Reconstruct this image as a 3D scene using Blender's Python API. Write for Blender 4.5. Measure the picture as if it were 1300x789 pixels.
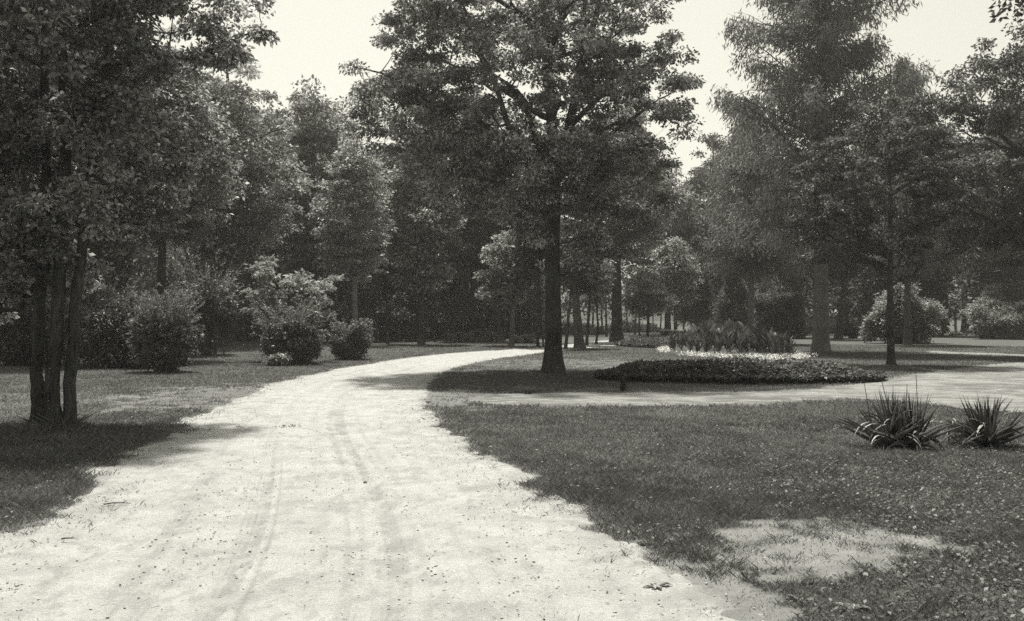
import bpy, math
import numpy as np
from mathutils import Vector

# ------------------------------------------------------------------ camera
F = 1200.0; CX = 650.0; HY = 405.0; CH = 1.6       # photo pixels: focal length, centre, horizon row; eye height
scene = bpy.context.scene
for o in list(bpy.data.objects): bpy.data.objects.remove(o)
C = scene.collection
cam_d = bpy.data.cameras.new('camera'); cam = bpy.data.objects.new('camera', cam_d); C.objects.link(cam)
cam_d.sensor_width = 36.0; cam_d.lens = 36.0 * F / 1300.0; cam_d.clip_start = 0.1; cam_d.clip_end = 3000
cam.location = (0, 0, CH); cam.rotation_euler = (math.radians(90) + math.atan(10.5 / F), 0, 0)
scene.camera = cam

# ------------------------------------------------------------------ light
SUN_EL = math.radians(71); SUN_AZ = math.radians(-10)    # azimuth from +Y (ahead), negative = to the left
TINT = (1.0, 0.985, 0.86)
world = bpy.data.worlds.new('World'); scene.world = world; world.use_nodes = True
wn = world.node_tree; wn.nodes.clear()
sky = wn.nodes.new('ShaderNodeTexSky'); sky.sky_type = 'NISHITA'; sky.sun_disc = False
sky.sun_elevation = SUN_EL; sky.sun_rotation = SUN_AZ; sky.dust_density = 3.0; sky.air_density = 1.2
bw = wn.nodes.new('ShaderNodeRGBToBW'); mulc = wn.nodes.new('ShaderNodeVectorMath'); mulc.operation = 'MULTIPLY'
mulc.inputs[1].default_value = TINT
bg = wn.nodes.new('ShaderNodeBackground'); bg.inputs['Strength'].default_value = 0.115
wo = wn.nodes.new('ShaderNodeOutputWorld')
wn.links.new(sky.outputs[0], bw.inputs[0]); wn.links.new(bw.outputs[0], mulc.inputs[0])
wn.links.new(mulc.outputs[0], bg.inputs[0]); wn.links.new(bg.outputs[0], wo.inputs[0])
sun_d = bpy.data.lights.new('sun', 'SUN'); sun = bpy.data.objects.new('sun', sun_d); C.objects.link(sun)
sun_d.energy = 4.4; sun_d.angle = math.radians(2.5); sun_d.color = (1.0, 0.985, 0.90)
sdir = Vector((math.sin(SUN_AZ) * math.cos(SUN_EL), math.cos(SUN_AZ) * math.cos(SUN_EL), math.sin(SUN_EL)))
sun.rotation_euler = (-sdir).to_track_quat('-Z', 'Y').to_euler(); sun.location = (0, 0, 60)
vs = scene.view_settings
vs.view_transform = 'Standard'; vs.look = 'None'; vs.exposure = 0.88; vs.gamma = 1.0; vs.use_curve_mapping = False
scene.cycles.use_denoising = False; scene.cycles.sample_clamp_indirect = 3.0; scene.cycles.max_bounces = 7; scene.cycles.diffuse_bounces = 3; scene.cycles.transmission_bounces = 4
scene.cycles.volume_bounces = 1; scene.cycles.glossy_bounces = 2
HAZE = 0.0011; HAZE_G = 0.80

# ------------------------------------------------------------------ helpers
def W(px, py, d):
    return np.array([(px - CX) / F * d, d, CH + (HY - py) / F * d])
def gd(py): return CH * F / (py - HY)
def G(px, py):
    d = gd(py); return np.array([(px - CX) / F * d, d, 0.0])

def _h(ix, iy, s):
    n = (ix.astype(np.int64) * 374761393 + iy.astype(np.int64) * 668265263 + s * 974634777) & 0xffffffff
    n = ((n ^ (n >> 13)) * 1274126177) & 0xffffffff
    return ((n ^ (n >> 16)) & 0xffff) / 65535.0
def vnoise(x, y, s=0):
    ix = np.floor(x); iy = np.floor(y); fx = x - ix; fy = y - iy
    ix = ix.astype(np.int64); iy = iy.astype(np.int64)
    fx = fx * fx * (3 - 2 * fx); fy = fy * fy * (3 - 2 * fy)
    a = _h(ix, iy, s); b = _h(ix + 1, iy, s); c = _h(ix, iy + 1, s); d = _h(ix + 1, iy + 1, s)
    return (a * (1 - fx) + b * fx) * (1 - fy) + (c * (1 - fx) + d * fx) * fy
def fbm(x, y, sc, octv=4, s=0):
    r = 0; a = 0.5; t = 0
    for k in range(octv):
        r = r + a * vnoise(x * sc + 17.3 * k, y * sc - 9.1 * k, s + k); t += a; a *= 0.5; sc *= 2.03
    return r / t
def sstep(a, b, x):
    t = np.clip((x - a) / (b - a), 0, 1); return t * t * (3 - 2 * t)

def mesh_np(name, verts, faces, mat, parent=None, attrs=None, smooth=False, k=None):
    """verts (n,3); faces (m,k) array, one mesh object"""
    me = bpy.data.meshes.new(name)
    verts = np.asarray(verts, dtype=np.float32)
    if isinstance(faces, np.ndarray): groups = [faces]
    else: groups = [np.asarray(f) for f in faces if len(f)]
    loops = np.concatenate([g.ravel() for g in groups]).astype(np.int32)
    sizes = np.concatenate([np.full(len(g), g.shape[1]) for g in groups]).astype(np.int32)
    starts = np.concatenate([[0], np.cumsum(sizes)[:-1]]).astype(np.int32)
    me.vertices.add(len(verts)); me.vertices.foreach_set('co', verts.ravel())
    me.loops.add(len(loops)); me.loops.foreach_set('vertex_index', loops)
    me.polygons.add(len(sizes)); me.polygons.foreach_set('loop_start', starts)
    try: me.polygons.foreach_set('loop_total', sizes)
    except Exception: pass
    if smooth: me.polygons.foreach_set('use_smooth', np.ones(len(sizes), dtype=bool))
    me.update(calc_edges=True)
    for an, (dom, vals) in (attrs or {}).items():
        a = me.attributes.new(an, 'FLOAT', dom); a.data.foreach_set('value', np.asarray(vals, dtype=np.float32))
    me.materials.append(mat)
    o = bpy.data.objects.new(name, me); C.objects.link(o)
    if parent is not None: o.parent = parent
    return o

def tag(o, label=None, cat=None, group=None, kind=None):
    if label: o['label'] = label
    if cat: o['category'] = cat
    if group: o['group'] = group
    if kind: o['kind'] = kind
    return o
def thing(name, loc, label, cat, group=None):
    o = bpy.data.objects.new(name, None); o.empty_display_size = 0.3; C.objects.link(o)
    o.location = tuple(float(v) for v in loc); tag(o, label, cat, group); return o
def copy_thing(root, loc, rz, sc=1.0, label=None, group=None):
    r = root.copy(); C.objects.link(r); r.location = tuple(float(v) for v in loc); r.rotation_euler = (0, 0, rz)
    r.scale = (sc, sc, sc) if not isinstance(sc, tuple) else sc
    if label: r['label'] = label
    if group: r['group'] = group
    for ch in list(root.children):
        c = ch.copy(); C.objects.link(c); c.parent = r
    return r

class MB:
    def __init__(s): s.v = []; s.q = []; s.t = []; s.n = 0
    def add(s, v, f):
        v = np.asarray(v, float); f = np.asarray(f, int) + s.n
        s.v.append(v); (s.q if f.shape[1] == 4 else s.t).append(f); s.n += len(v)
    def box(s, x0, x1, y0, y1, z0, z1):
        v = [(x, y, z) for z in (z0, z1) for y in (y0, y1) for x in (x0, x1)]
        s.add(v, [(0, 2, 3, 1), (4, 5, 7, 6), (0, 1, 5, 4), (2, 6, 7, 3), (0, 4, 6, 2), (1, 3, 7, 5)])
    def tube(s, pts, rad, sides=7, cap=True, rough=0.0, rng=None):
        pts = np.asarray(pts, float); n = len(pts); rad = np.broadcast_to(np.asarray(rad, float), (n,))
        t = np.gradient(pts, axis=0); t /= np.linalg.norm(t, axis=1)[:, None] + 1e-9
        up = np.array([0.0, 1.0, 0.0]) if abs(t[0][2]) > 0.7 else np.array([0.0, 0.0, 1.0])
        a = np.cross(t, up); bad = np.linalg.norm(a, axis=1) < 1e-3; a[bad] = (1, 0, 0)
        a /= np.linalg.norm(a, axis=1)[:, None]; b = np.cross(t, a)
        th = np.linspace(0, 2 * np.pi, sides, endpoint=False)
        rr = rad[:, None] * np.ones((n, sides))
        if rough and rng is not None:
            lobe = rng.uniform(-1, 1, (1, sides)); rr = rr * (1 + rough * (0.6 * lobe + 0.4 * rng.uniform(-1, 1, (n, sides))))
        v = pts[:, None, :] + rr[:, :, None] * (np.cos(th)[None, :, None] * a[:, None, :] + np.sin(th)[None, :, None] * b[:, None, :])
        i = np.arange(n - 1)[:, None] * sides; j = np.arange(sides)[None, :]; j2 = (j + 1) % sides
        f = np.stack([i + j, i + sides + j, i + sides + j2, i + j2], -1).reshape(-1, 4)
        s.add(v.reshape(-1, 3), f)
    def build(s, name, mat, parent=None, smooth=False, attrs=None):
        fs = []
        if s.q: fs.append(np.concatenate(s.q))
        if s.t: fs.append(np.concatenate(s.t))
        return mesh_np(name, np.concatenate(s.v), fs, mat, parent, attrs, smooth)

def unit(v): return v / (np.linalg.norm(v, axis=-1, keepdims=True) + 1e-9)
def leaf_geo(c, d, nrm, L, Wd, fold=0.15):
    """rhombic leaves: base at c, direction d, face normal nrm"""
    d = unit(d); s = unit(np.cross(d, nrm)); n = np.cross(s, d)
    L = np.broadcast_to(L, (len(c),))[:, None]; Wd = np.broadcast_to(Wd, (len(c),))[:, None]
    mid = c + d * L * 0.45
    v = np.stack([c, mid + s * Wd * 0.5 + n * Wd * fold, c + d * L - n * L * 0.08, mid - s * Wd * 0.5 + n * Wd * fold], 1).reshape(-1, 3)
    f = np.arange(len(c) * 4).reshape(-1, 4)
    return v, f

# ------------------------------------------------------------------ materials
def newmat(name):
    m = bpy.data.materials.new(name); m.use_nodes = True; n = m.node_tree; n.nodes.clear()
    out = n.nodes.new('ShaderNodeOutputMaterial'); return m, n, out
def grey(v): return (v, v * 1.0, v * 0.975, 1)
def leaf_mat(name, a, trans=0.42, gloss=0.05, spread=0.55):
    m, n, out = newmat(name)
    at = n.nodes.new('ShaderNodeAttribute'); at.attribute_name = 'tint'
    rp = n.nodes.new('ShaderNodeValToRGB'); rp.color_ramp.elements[0].color = grey(a * (1 - spread)); rp.color_ramp.elements[1].color = grey(a * (1 + spread * 1.3))
    rp.color_ramp.elements.new(0.5).color = grey(a); rp.color_ramp.elements.new(0.84).color = grey(a * (1 + spread * 1.3)); rp.color_ramp.elements[-1].color = grey(a * (1 + spread * 2.4))  # brightest end of the ramp paints leaf highlights into the colour
    df = n.nodes.new('ShaderNodeBsdfDiffuse'); tr = n.nodes.new('ShaderNodeBsdfTranslucent'); gl = n.nodes.new('ShaderNodeBsdfGlossy')
    gl.inputs['Roughness'].default_value = 0.5; gl.inputs['Color'].default_value = grey(0.6)
    mx = n.nodes.new('ShaderNodeMixShader'); mx.inputs[0].default_value = trans * 1.15
    m2 = n.nodes.new('ShaderNodeMixShader'); m2.inputs[0].default_value = gloss
    L = n.links.new
    L(at.outputs['Fac'], rp.inputs[0]); L(rp.outputs[0], df.inputs[0]); L(rp.outputs[0], tr.inputs[0])
    L(df.outputs[0], mx.inputs[1]); L(tr.outputs[0], mx.inputs[2]); L(mx.outputs[0], m2.inputs[1]); L(gl.outputs[0], m2.inputs[2]); L(m2.outputs[0], out.inputs[0])
    return m
def bark_mat(name, a0, a1, sx=24, sz=4.5, bump=0.05):
    m, n, out = newmat(name); L = n.links.new
    tc = n.nodes.new('ShaderNodeTexCoord'); mp = n.nodes.new('ShaderNodeMapping'); mp.inputs['Scale'].default_value = (sx, sx, sz)
    nz = n.nodes.new('ShaderNodeTexNoise'); nz.inputs['Scale'].default_value = 1.0; nz.inputs['Detail'].default_value = 6; nz.inputs['Distortion'].default_value = 0.6
    n2 = n.nodes.new('ShaderNodeTexNoise'); n2.inputs['Scale'].default_value = 1.3; n2.inputs['Detail'].default_value = 3
    rp = n.nodes.new('ShaderNodeValToRGB'); rp.color_ramp.elements[0].position = 0.35; rp.color_ramp.elements[1].position = 0.7
    rp.color_ramp.elements[0].color = grey(a0); rp.color_ramp.elements[1].color = grey(a1)
    ad = n.nodes.new('ShaderNodeMath'); ad.operation = 'MULTIPLY_ADD'; ad.inputs[1].default_value = 0.45; 
    bs = n.nodes.new('ShaderNodeBsdfDiffuse'); bp = n.nodes.new('ShaderNodeBump'); bp.inputs['Strength'].default_value = 0.9; bp.inputs['Distance'].default_value = bump
    L(tc.outputs['Object'], mp.inputs[0]); L(mp.outputs[0], nz.inputs[0]); L(tc.outputs['Object'], n2.inputs[0])
    sc = n.nodes.new('ShaderNodeMath'); sc.operation = 'MULTIPLY'; sc.inputs[1].default_value = 0.6
    L(nz.outputs[0], sc.inputs[0]); L(n2.outputs[0], ad.inputs[0]); L(sc.outputs[0], ad.inputs[2]); L(ad.outputs[0], rp.inputs[0]); L(rp.outputs[0], bs.inputs[0])
    L(nz.outputs[0], bp.inputs['Height']); L(bp.outputs[0], bs.inputs['Normal']); L(bs.outputs[0], out.inputs[0])
    return m
def flat_mat(name, a, var=0.12, scale=6.0):
    m, n, out = newmat(name); L = n.links.new
    tc = n.nodes.new('ShaderNodeTexCoord'); nz = n.nodes.new('ShaderNodeTexNoise'); nz.inputs['Scale'].default_value = scale; nz.inputs['Detail'].default_value = 5
    rp = n.nodes.new('ShaderNodeValToRGB'); rp.color_ramp.elements[0].position = 0.3; rp.color_ramp.elements[1].position = 0.7
    rp.color_ramp.elements[0].color = grey(a * (1 - var)); rp.color_ramp.elements[1].color = grey(a * (1 + var))
    bs = n.nodes.new('ShaderNodeBsdfDiffuse')
    L(tc.outputs['Object'], nz.inputs[0]); L(nz.outputs[0], rp.inputs[0]); L(rp.outputs[0], bs.inputs[0]); L(bs.outputs[0], out.inputs[0])
    return m

M = {
 'leaf_bush': leaf_mat('leaf_bush', 0.10, .42, .08, .6),
 'litter': leaf_mat('litter', 0.22, trans=0.15, gloss=0.02, spread=0.4),
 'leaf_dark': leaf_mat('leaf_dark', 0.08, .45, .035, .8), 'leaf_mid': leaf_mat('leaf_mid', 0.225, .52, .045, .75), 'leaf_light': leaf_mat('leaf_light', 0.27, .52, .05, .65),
 'leaf_pale': leaf_mat('leaf_pale', 0.28, spread=0.35), 'needle': leaf_mat('needle', 0.17, trans=0.35, gloss=0.02),
 'grass': leaf_mat('grass', 0.115, trans=0.35, gloss=0.04, spread=0.5), 'yucca': leaf_mat('yucca', 0.075, trans=0.1, gloss=0.10, spread=0.7),
 'dead_leaf': leaf_mat('dead_leaf', 0.24, trans=0.15, gloss=0.03, spread=0.35), 'blossom': leaf_mat('blossom', 0.62, trans=0.3, gloss=0.0, spread=0.25),
 'bark_dark': bark_mat('bark_dark', 0.016, 0.10), 'bark_mid': bark_mat('bark_mid', 0.05, 0.14), 'bark_light': bark_mat('bark_light', 0.09, 0.22),
 'white_wall': flat_mat('white_wall', 0.68, 0.06, 1.0), 'roof': flat_mat('roof', 0.12, 0.3, 3.0), 'dark_glass': flat_mat('dark_glass', 0.03, 0.1, 1.0),
 'stone': flat_mat('stone', 0.33, 0.3, 40), 'dark_stone': flat_mat('dark_stone', 0.10, 0.4, 40), 'pale_wood': flat_mat('pale_wood', 0.5, 0.15, 8), 'dark_wood': flat_mat('dark_wood', 0.07, 0.3, 8),
 'soil': flat_mat('soil', 0.07, 0.3, 8),
}

# ------------------------------------------------------------------ ground, road, paths
def poly_world(pts): return np.array([G(x, y)[:2] for x, y in pts])
def densify(p, n=8):
    p = np.asarray(p, float); out = []; N = len(p)
    for i in range(N):
        p0, p1, p2, p3 = p[(i - 1) % N], p[i], p[(i + 1) % N], p[(i + 2) % N]
        for t in np.linspace(0, 1, n, endpoint=False):
            out.append(0.5 * ((2 * p1) + (p2 - p0) * t + (2 * p0 - 5 * p1 + 4 * p2 - p3) * t * t + (3 * p1 - p0 - 3 * p2 + p3) * t ** 3))
    return np.array(out)
def sdf(poly, x, y):
    """negative inside"""
    sh = x.shape; x = x.ravel(); y = y.ravel()
    d = np.full(x.shape, 1e9); ins = np.zeros(x.shape, bool); N = len(poly)
    for i in range(N):
        ax, ay = poly[i]; bx, by = poly[(i + 1) % N]; ex, ey = bx - ax, by - ay
        wx, wy = x - ax, y - ay; t = np.clip((wx * ex + wy * ey) / (ex * ex + ey * ey + 1e-12), 0, 1)
        d = np.minimum(d, (wx - ex * t) ** 2 + (wy - ey * t) ** 2)
        c = (ay > y) != (by > y)
        if abs(ey) > 1e-12: ins ^= c & (x < ax + ex * (y - ay) / ey)
    d = np.sqrt(d); return np.where(ins, -d, d).reshape(sh)

road_px = [(905, 424), (830, 427.5), (760, 433), (715, 438.5), (690, 441), (640, 444.5), (580, 449), (520, 455), (460, 463), (400, 475), (350, 487), (320, 499), (265, 522),
           (222, 548), (160, 580), (110, 615), (55, 648), (-20, 680), (-160, 760), (-300, 900), (-300, 1150), (1400, 1150), (1150, 950), (935, 800), (868, 752), (815, 715), (778, 684),
           (725, 641), (650, 597), (590, 563), (556, 532), (543, 505), (549, 483), (575, 469), (620, 457.5), (680, 449.5), (730, 444), (780, 439.5), (840, 436), (900, 431)]
ROAD = densify(poly_world(road_px), 6)
path_px = [(600, 502), (700, 499.5), (850, 499), (980, 497), (1060, 491), (1120, 483), (1200, 470), (1300, 459), (1420, 452), (1700, 446), (1700, 512), (1450, 520),
           (1330, 524), (1240, 520), (1160, 512), (1090, 508), (950, 515), (800, 517), (690, 517), (610, 514)]
PATH = densify(poly_world(path_px), 6)
far_px = [(1185, 446), (1260, 448.5), (1340, 451.5), (1500, 457), (1500, 460.5), (1340, 454.5), (1260, 451.3), (1185, 448.3)]
FARP = densify(poly_world(far_px), 4)

def road_sd(x, y):
    d = np.hypot(x, y)
    s = sdf(ROAD, x, y)
    n = (fbm(x, y, 0.8, 4, 3) - 0.5) * 0.75 + (fbm(x, y, 5.0, 3, 9) - 0.5) * 0.4
    return s + n * np.clip(14 / d, 0.45, 1.0)
def path_sd(x, y):
    s = sdf(PATH, x, y)
    n = (fbm(x, y, 0.9, 4, 13) - 0.5) * 0.9 + (fbm(x, y, 4.5, 3, 19) - 0.5) * 0.5
    return s + n * 0.55
def far_sd(x, y): return sdf(FARP, x, y) + (fbm(x, y, 1.2, 3, 23) - 0.5) * 0.5
def all_sd(x, y): return np.minimum(np.minimum(road_sd(x, y), path_sd(x, y)), far_sd(x, y))

def ell(x, y, px, py, rx, ry):     # ellipse on the ground measured in photo pixels at its centre, built in metres
    c = G(px, py); d = c[1]; ax = rx / F * d; ay = abs(gd(py - ry) - gd(py + ry)) / 2
    return np.sqrt(((x - c[0]) / ax) ** 2 + ((y - c[1]) / ay) ** 2)
def bare(x, y):
    """worn, sandy ground, plus one sunlit stretch of lawn painted pale: 0..1"""
    n = 0.45 * fbm(x, y, 1.6, 5, 31) + 0.55 * fbm(x, y, 5.5, 4, 33); n = 0.5 + (n - 0.5) * 2.0
    b = (1 - sstep(0.25, 1.3, ell(x, y, 1015, 690, 165, 34) + (n - 0.5) * 1.3))
    b = np.maximum(b, .75 - .75 * sstep(0.4, 1.1, ell(x, y, 885, 750, 110, 46) + (n - 0.5) * 1.6))
    b = np.maximum(b, 0.5 * (1 - sstep(0.6, 1.3, ell(x, y, 300, 503, 150, 17) + (n - 0.5) * 1.4)))
    b = np.maximum(b, 0.3 * (1 - sstep(0.6, 1.3, ell(x, y, 60, 508, 120, 14) + (n - 0.5) * 1.4)))
    b = np.maximum(b, 0.55 * (1 - sstep(0.5, 1.2, ell(x, y, 580, 505, 70, 14) + (n - 0.5) * 1.4)))
    b = np.maximum(b, 0.35 * (1 - sstep(0.5, 1.2, ell(x, y, 750, 462, 260, 9) + (n - 0.5) * 1.4)))  # sunlit lawn round the shade tree, its light put into the ground colour
    return b
def zg(x, y):
    z = (fbm(x, y, 0.35, 3, 41) - 0.5) * 0.07
    z = z + 0.45 * np.exp(-(((x + 13.5) / 7.0) ** 2 + ((y - 47) / 5.0) ** 2))       # low bank at the edge of the wood
    return z
def zg1(x, y): return float(zg(np.array([float(x)]), np.array([float(y)]))[0])

def polar(r0, r1, nr, ang):
    r = np.geomspace(r0, r1, nr); R, A = np.meshgrid(r, ang, indexing='ij')
    return R * np.sin(A), R * np.cos(A)
def grid_faces(nr, na, wrap=False):
    i = np.arange(nr - 1)[:, None] * na; j = np.arange(na if wrap else na - 1)[None, :]; j2 = (j + 1) % na
    return np.stack([i + j, i + j2, i + na + j2, i + na + j], -1).reshape(-1, 4)

def ground_material():
    m, n, out = newmat('lawn_ground'); L = n.links.new
    at = n.nodes.new('ShaderNodeAttribute'); at.attribute_name = 'bare'
    tc = n.nodes.new('ShaderNodeTexCoord')
    n1 = n.nodes.new('ShaderNodeTexNoise'); n1.inputs['Scale'].default_value = 0.9; n1.inputs['Detail'].default_value = 8; n1.inputs['Roughness'].default_value = 0.7
    n2 = n.nodes.new('ShaderNodeTexNoise'); n2.inputs['Scale'].default_value = 22; n2.inputs['Detail'].default_value = 6; n2.inputs['Roughness'].default_value = 0.8
    r1 = n.nodes.new('ShaderNodeValToRGB'); r1.color_ramp.elements[0].position = 0.3; r1.color_ramp.elements[1].position = 0.72
    r1.color_ramp.elements[0].color = grey(0.05); r1.color_ramp.elements[1].color = grey(0.14)
    r2 = n.nodes.new('ShaderNodeValToRGB'); r2.color_ramp.elements[0].position = 0.3; r2.color_ramp.elements[1].position = 0.65
    r2.color_ramp.elements[0].color = grey(0.11); r2.color_ramp.elements[1].color = grey(0.27)
    av = n.nodes.new('ShaderNodeMath'); av.operation = 'ADD'; hf = n.nodes.new('ShaderNodeMath'); hf.operation = 'MULTIPLY'; hf.inputs[1].default_value = 0.5
    mx = n.nodes.new('ShaderNodeMixRGB'); bs = n.nodes.new('ShaderNodeBsdfDiffuse'); bp = n.nodes.new('ShaderNodeBump'); bp.inputs['Distance'].default_value = 0.03; bp.inputs['Strength'].default_value = 0.8
    for q in (n1, n2): L(tc.outputs['Object'], q.inputs[0])
    L(n1.outputs[0], av.inputs[0]); L(n2.outputs[0], av.inputs[1]); L(av.outputs[0], hf.inputs[0]); L(hf.outputs[0], r1.inputs[0]); L(hf.outputs[0], r2.inputs[0])
    L(at.outputs['Fac'], mx.inputs[0]); L(r1.outputs[0], mx.inputs[1]); L(r2.outputs[0], mx.inputs[2]); L(mx.outputs[0], bs.inputs[0])
    L(n2.outputs[0], bp.inputs['Height']); L(bp.outputs[0], bs.inputs['Normal']); L(bs.outputs[0], out.inputs[0]); return m
def gravel_material(name, lo, hi, dirt):
    m, n, out = newmat(name); L = n.links.new
    tc = n.nodes.new('ShaderNodeTexCoord'); at = n.nodes.new('ShaderNodeAttribute'); at.attribute_name = 'dirt'
    n1 = n.nodes.new('ShaderNodeTexNoise'); n1.inputs['Scale'].default_value = 2.2; n1.inputs['Detail'].default_value = 9; n1.inputs['Roughness'].default_value = 0.72
    n2 = n.nodes.new('ShaderNodeTexNoise'); n2.inputs['Scale'].default_value = 45; n2.inputs['Detail'].default_value = 5; n2.inputs['Roughness'].default_value = 0.75
    vo = n.nodes.new('ShaderNodeTexVoronoi'); vo.inputs['Scale'].default_value = 60
    av = n.nodes.new('ShaderNodeMath'); av.operation = 'ADD'; hf = n.nodes.new('ShaderNodeMath'); hf.operation = 'MULTIPLY'; hf.inputs[1].default_value = 0.5
    r1 = n.nodes.new('ShaderNodeValToRGB'); r1.color_ramp.elements[0].position = 0.38; r1.color_ramp.elements[1].position = 0.57
    r1.color_ramp.elements[0].color = grey(lo); r1.color_ramp.elements[1].color = grey(hi)
    mx = n.nodes.new('ShaderNodeMixRGB'); mx.inputs[2].default_value = grey(dirt)
    # little dark specks of grit
    n3 = n.nodes.new('ShaderNodeTexNoise'); n3.inputs['Scale'].default_value = 16; n3.inputs['Detail'].default_value = 2
    sp = n.nodes.new('ShaderNodeValToRGB'); sp.color_ramp.elements[0].position = 0.66; sp.color_ramp.elements[1].position = 0.74
    sp.color_ramp.elements[0].color = (0, 0, 0, 1); sp.color_ramp.elements[1].color = (0.55, 0.55, 0.55, 1)
    mx2 = n.nodes.new('ShaderNodeMixRGB'); mx2.inputs[2].default_value = grey(dirt * 0.75)
    bs = n.nodes.new('ShaderNodeBsdfDiffuse'); bp = n.nodes.new('ShaderNodeBump'); bp.inputs['Distance'].default_value = 0.02; bp.inputs['Strength'].default_value = 0.9
    b2 = n.nodes.new('ShaderNodeBump'); b2.inputs['Distance'].default_value = 0.006; b2.inputs['Strength'].default_value = 0.5
    for q in (n1, n2, n3, vo): L(tc.outputs['Object'], q.inputs[0])
    L(n1.outputs[0], av.inputs[0]); L(n2.outputs[0], av.inputs[1]); L(av.outputs[0], hf.inputs[0]); L(hf.outputs[0], r1.inputs[0])
    L(at.outputs['Fac'], mx.inputs[0]); L(r1.outputs[0], mx.inputs[1]); L(mx.outputs[0], mx2.inputs[1]); L(n3.outputs[0], sp.inputs[0]); L(sp.outputs[0], mx2.inputs[0])
    L(mx2.outputs[0], bs.inputs[0]); L(n2.outputs[0], bp.inputs['Height']); L(vo.outputs['Distance'], b2.inputs['Height']); L(bp.outputs[0], b2.inputs['Normal']); L(b2.outputs[0], bs.inputs['Normal'])
    L(bs.outputs[0], out.inputs[0]); return m

A = math.radians
ang = np.concatenate([np.linspace(A(-180), A(-37), 40, endpoint=False), np.linspace(A(-37), A(37), 620), np.linspace(A(37), A(180), 41)[1:-1]])
nr = 460
gx, gy = polar(1.2, 700, nr, ang)
sd = all_sd(gx, gy); z = zg(gx, gy) - 0.05 * sstep(0.0, 0.25, -sd)
V = np.stack([gx, gy, z], -1).reshape(-1, 3); fc = grid_faces(nr, len(ang), True)
V = np.vstack([V, [[0, 0, -0.05]]]); ctr = len(V) - 1; na = len(ang)
tri = np.stack([np.full(na, ctr), (np.arange(na) + 1) % na, np.arange(na)], 1)
mesh_np('ground', V, [fc, tri], ground_material(), attrs={'bare': ('POINT', np.append(np.maximum(bare(gx, gy), 0.9 * np.exp(-np.clip(sd, 0, 9) / 0.16) * sstep(.3, .6, fbm(gx, gy, 4, 3, 37))).ravel(), 1.0))}, smooth=True)['kind'] = 'structure'

ROAD_M = gravel_material('road_gravel', 0.24, 0.36, 0.13)
PATH_M = gravel_material('path_gravel', 0.14, 0.27, 0.09)
_ly = np.array([gd(v) for v in (1150, 789, 680, 648, 615, 580, 548, 522, 499, 487, 475, 463, 455, 449)])
_lx = np.array([(a - CX) / F for a in (-150, -60, -20, 55, 110, 160, 222, 265, 320, 350, 400, 460, 520, 580)]) * _ly
_ry = np.array([gd(v) for v in (1150, 789, 752, 715, 684, 641, 597, 563, 532, 505, 483, 469, 457.5, 449.5)])
_rx = np.array([(a - CX) / F for a in (1050, 925, 868, 815, 778, 725, 650, 590, 556, 543, 549, 575, 620, 680)]) * _ry
_lp = np.polyfit(np.log(_ly), _lx, 4); _rp = np.polyfit(np.log(_ry), _rx, 4)
def lane(x, y):
    """0 at the left edge of the road, 1 at the right edge"""
    ly = np.log(np.clip(y, 2.6, 46)); a = np.polyval(_lp, ly); b = np.polyval(_rp, ly); return (x - a) / (b - a)
def dirt_f(x, y):
    u = lane(x, y); st = fbm(u * 34, y * 0.05 + 3, 1.0, 3, 51); s2 = fbm(u * 95, y * 0.12 + 7, 1.0, 3, 55); patch = sstep(0.36, 0.6, fbm(x, y * .5, 0.7, 4, 57)); fine = fbm(x, y * .55, 11, 4, 61)
    band = np.exp(-((u - .30) / .06) ** 2) + np.exp(-((u - .40) / .03) ** 2) + np.exp(-((u - .60) / .05) ** 2) + .6 * np.exp(-((u - .70) / .03) ** 2) + .3
    d = sstep(0.44, 0.60, .6 * st + .4 * s2) * np.clip(band, 0, 1) * (0.35 + 0.65 * patch) * (.35 + .65 * sstep(0.36, 0.56, fine)) * 0.46
    return np.maximum(d, 0.30 * sstep(0.52, 0.66, fine * .6 + .4 * fbm(x, y, 2.5, 4, 63)))
def rut_z(x, y):
    u = lane(x, y); return (fbm(u * 34, y * 0.05 + 3, 1.0, 3, 51) - .5) * -0.035 - 0.012 * (np.exp(-((u - .34) / .06) ** 2) + np.exp(-((u - .62) / .06) ** 2))
def strip(name, sdfun, r0, r1, nr_, a0, a1, na_, mat, ruts=False):
    an = np.linspace(A(a0), A(a1), na_); x, y = polar(r0, r1, nr_, an); s = sdfun(x, y)
    z = zg(x, y) + 0.006 + (fbm(x, y, 9, 4, 71) - 0.5) * 0.007
    if ruts: z = z + rut_z(x, y)
    z = z - 0.02 * sstep(-0.12, 0.05, s)
    f = grid_faces(nr_, na_); sc = s.ravel()[f].mean(1); f = f[sc < 0]
    used = np.unique(f); mp = np.full(x.size, -1); mp[used] = np.arange(len(used))
    v = np.stack([x, y, z], -1).reshape(-1, 3)[used]
    dd = dirt_f(x, y) if ruts else sstep(.38, .66, .5 * fbm(x, y, 1.1, 4, 52) + .5 * fbm(x * .6, y * 1.6, 5, 4, 54)) * 0.75
    dd = np.maximum(dd, .8 * np.exp(np.clip(s, -9, 0) / .22) * sstep(.35, .6, fbm(x, y, 7, 3, 56)))
    o = mesh_np(name, v, mp[f], mat, attrs={'dirt': ('POINT', dd.ravel()[used])}, smooth=True); o['kind'] = 'structure'; return o
strip('road', road_sd, 3.2, 95, 640, -37, 34, 980, ROAD_M, True)
strip('path', path_sd, 14, 62, 330, -4, 42, 900, PATH_M)
strip('distant_path', far_sd, 33, 62, 120, 22, 38, 260, PATH_M)

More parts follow.
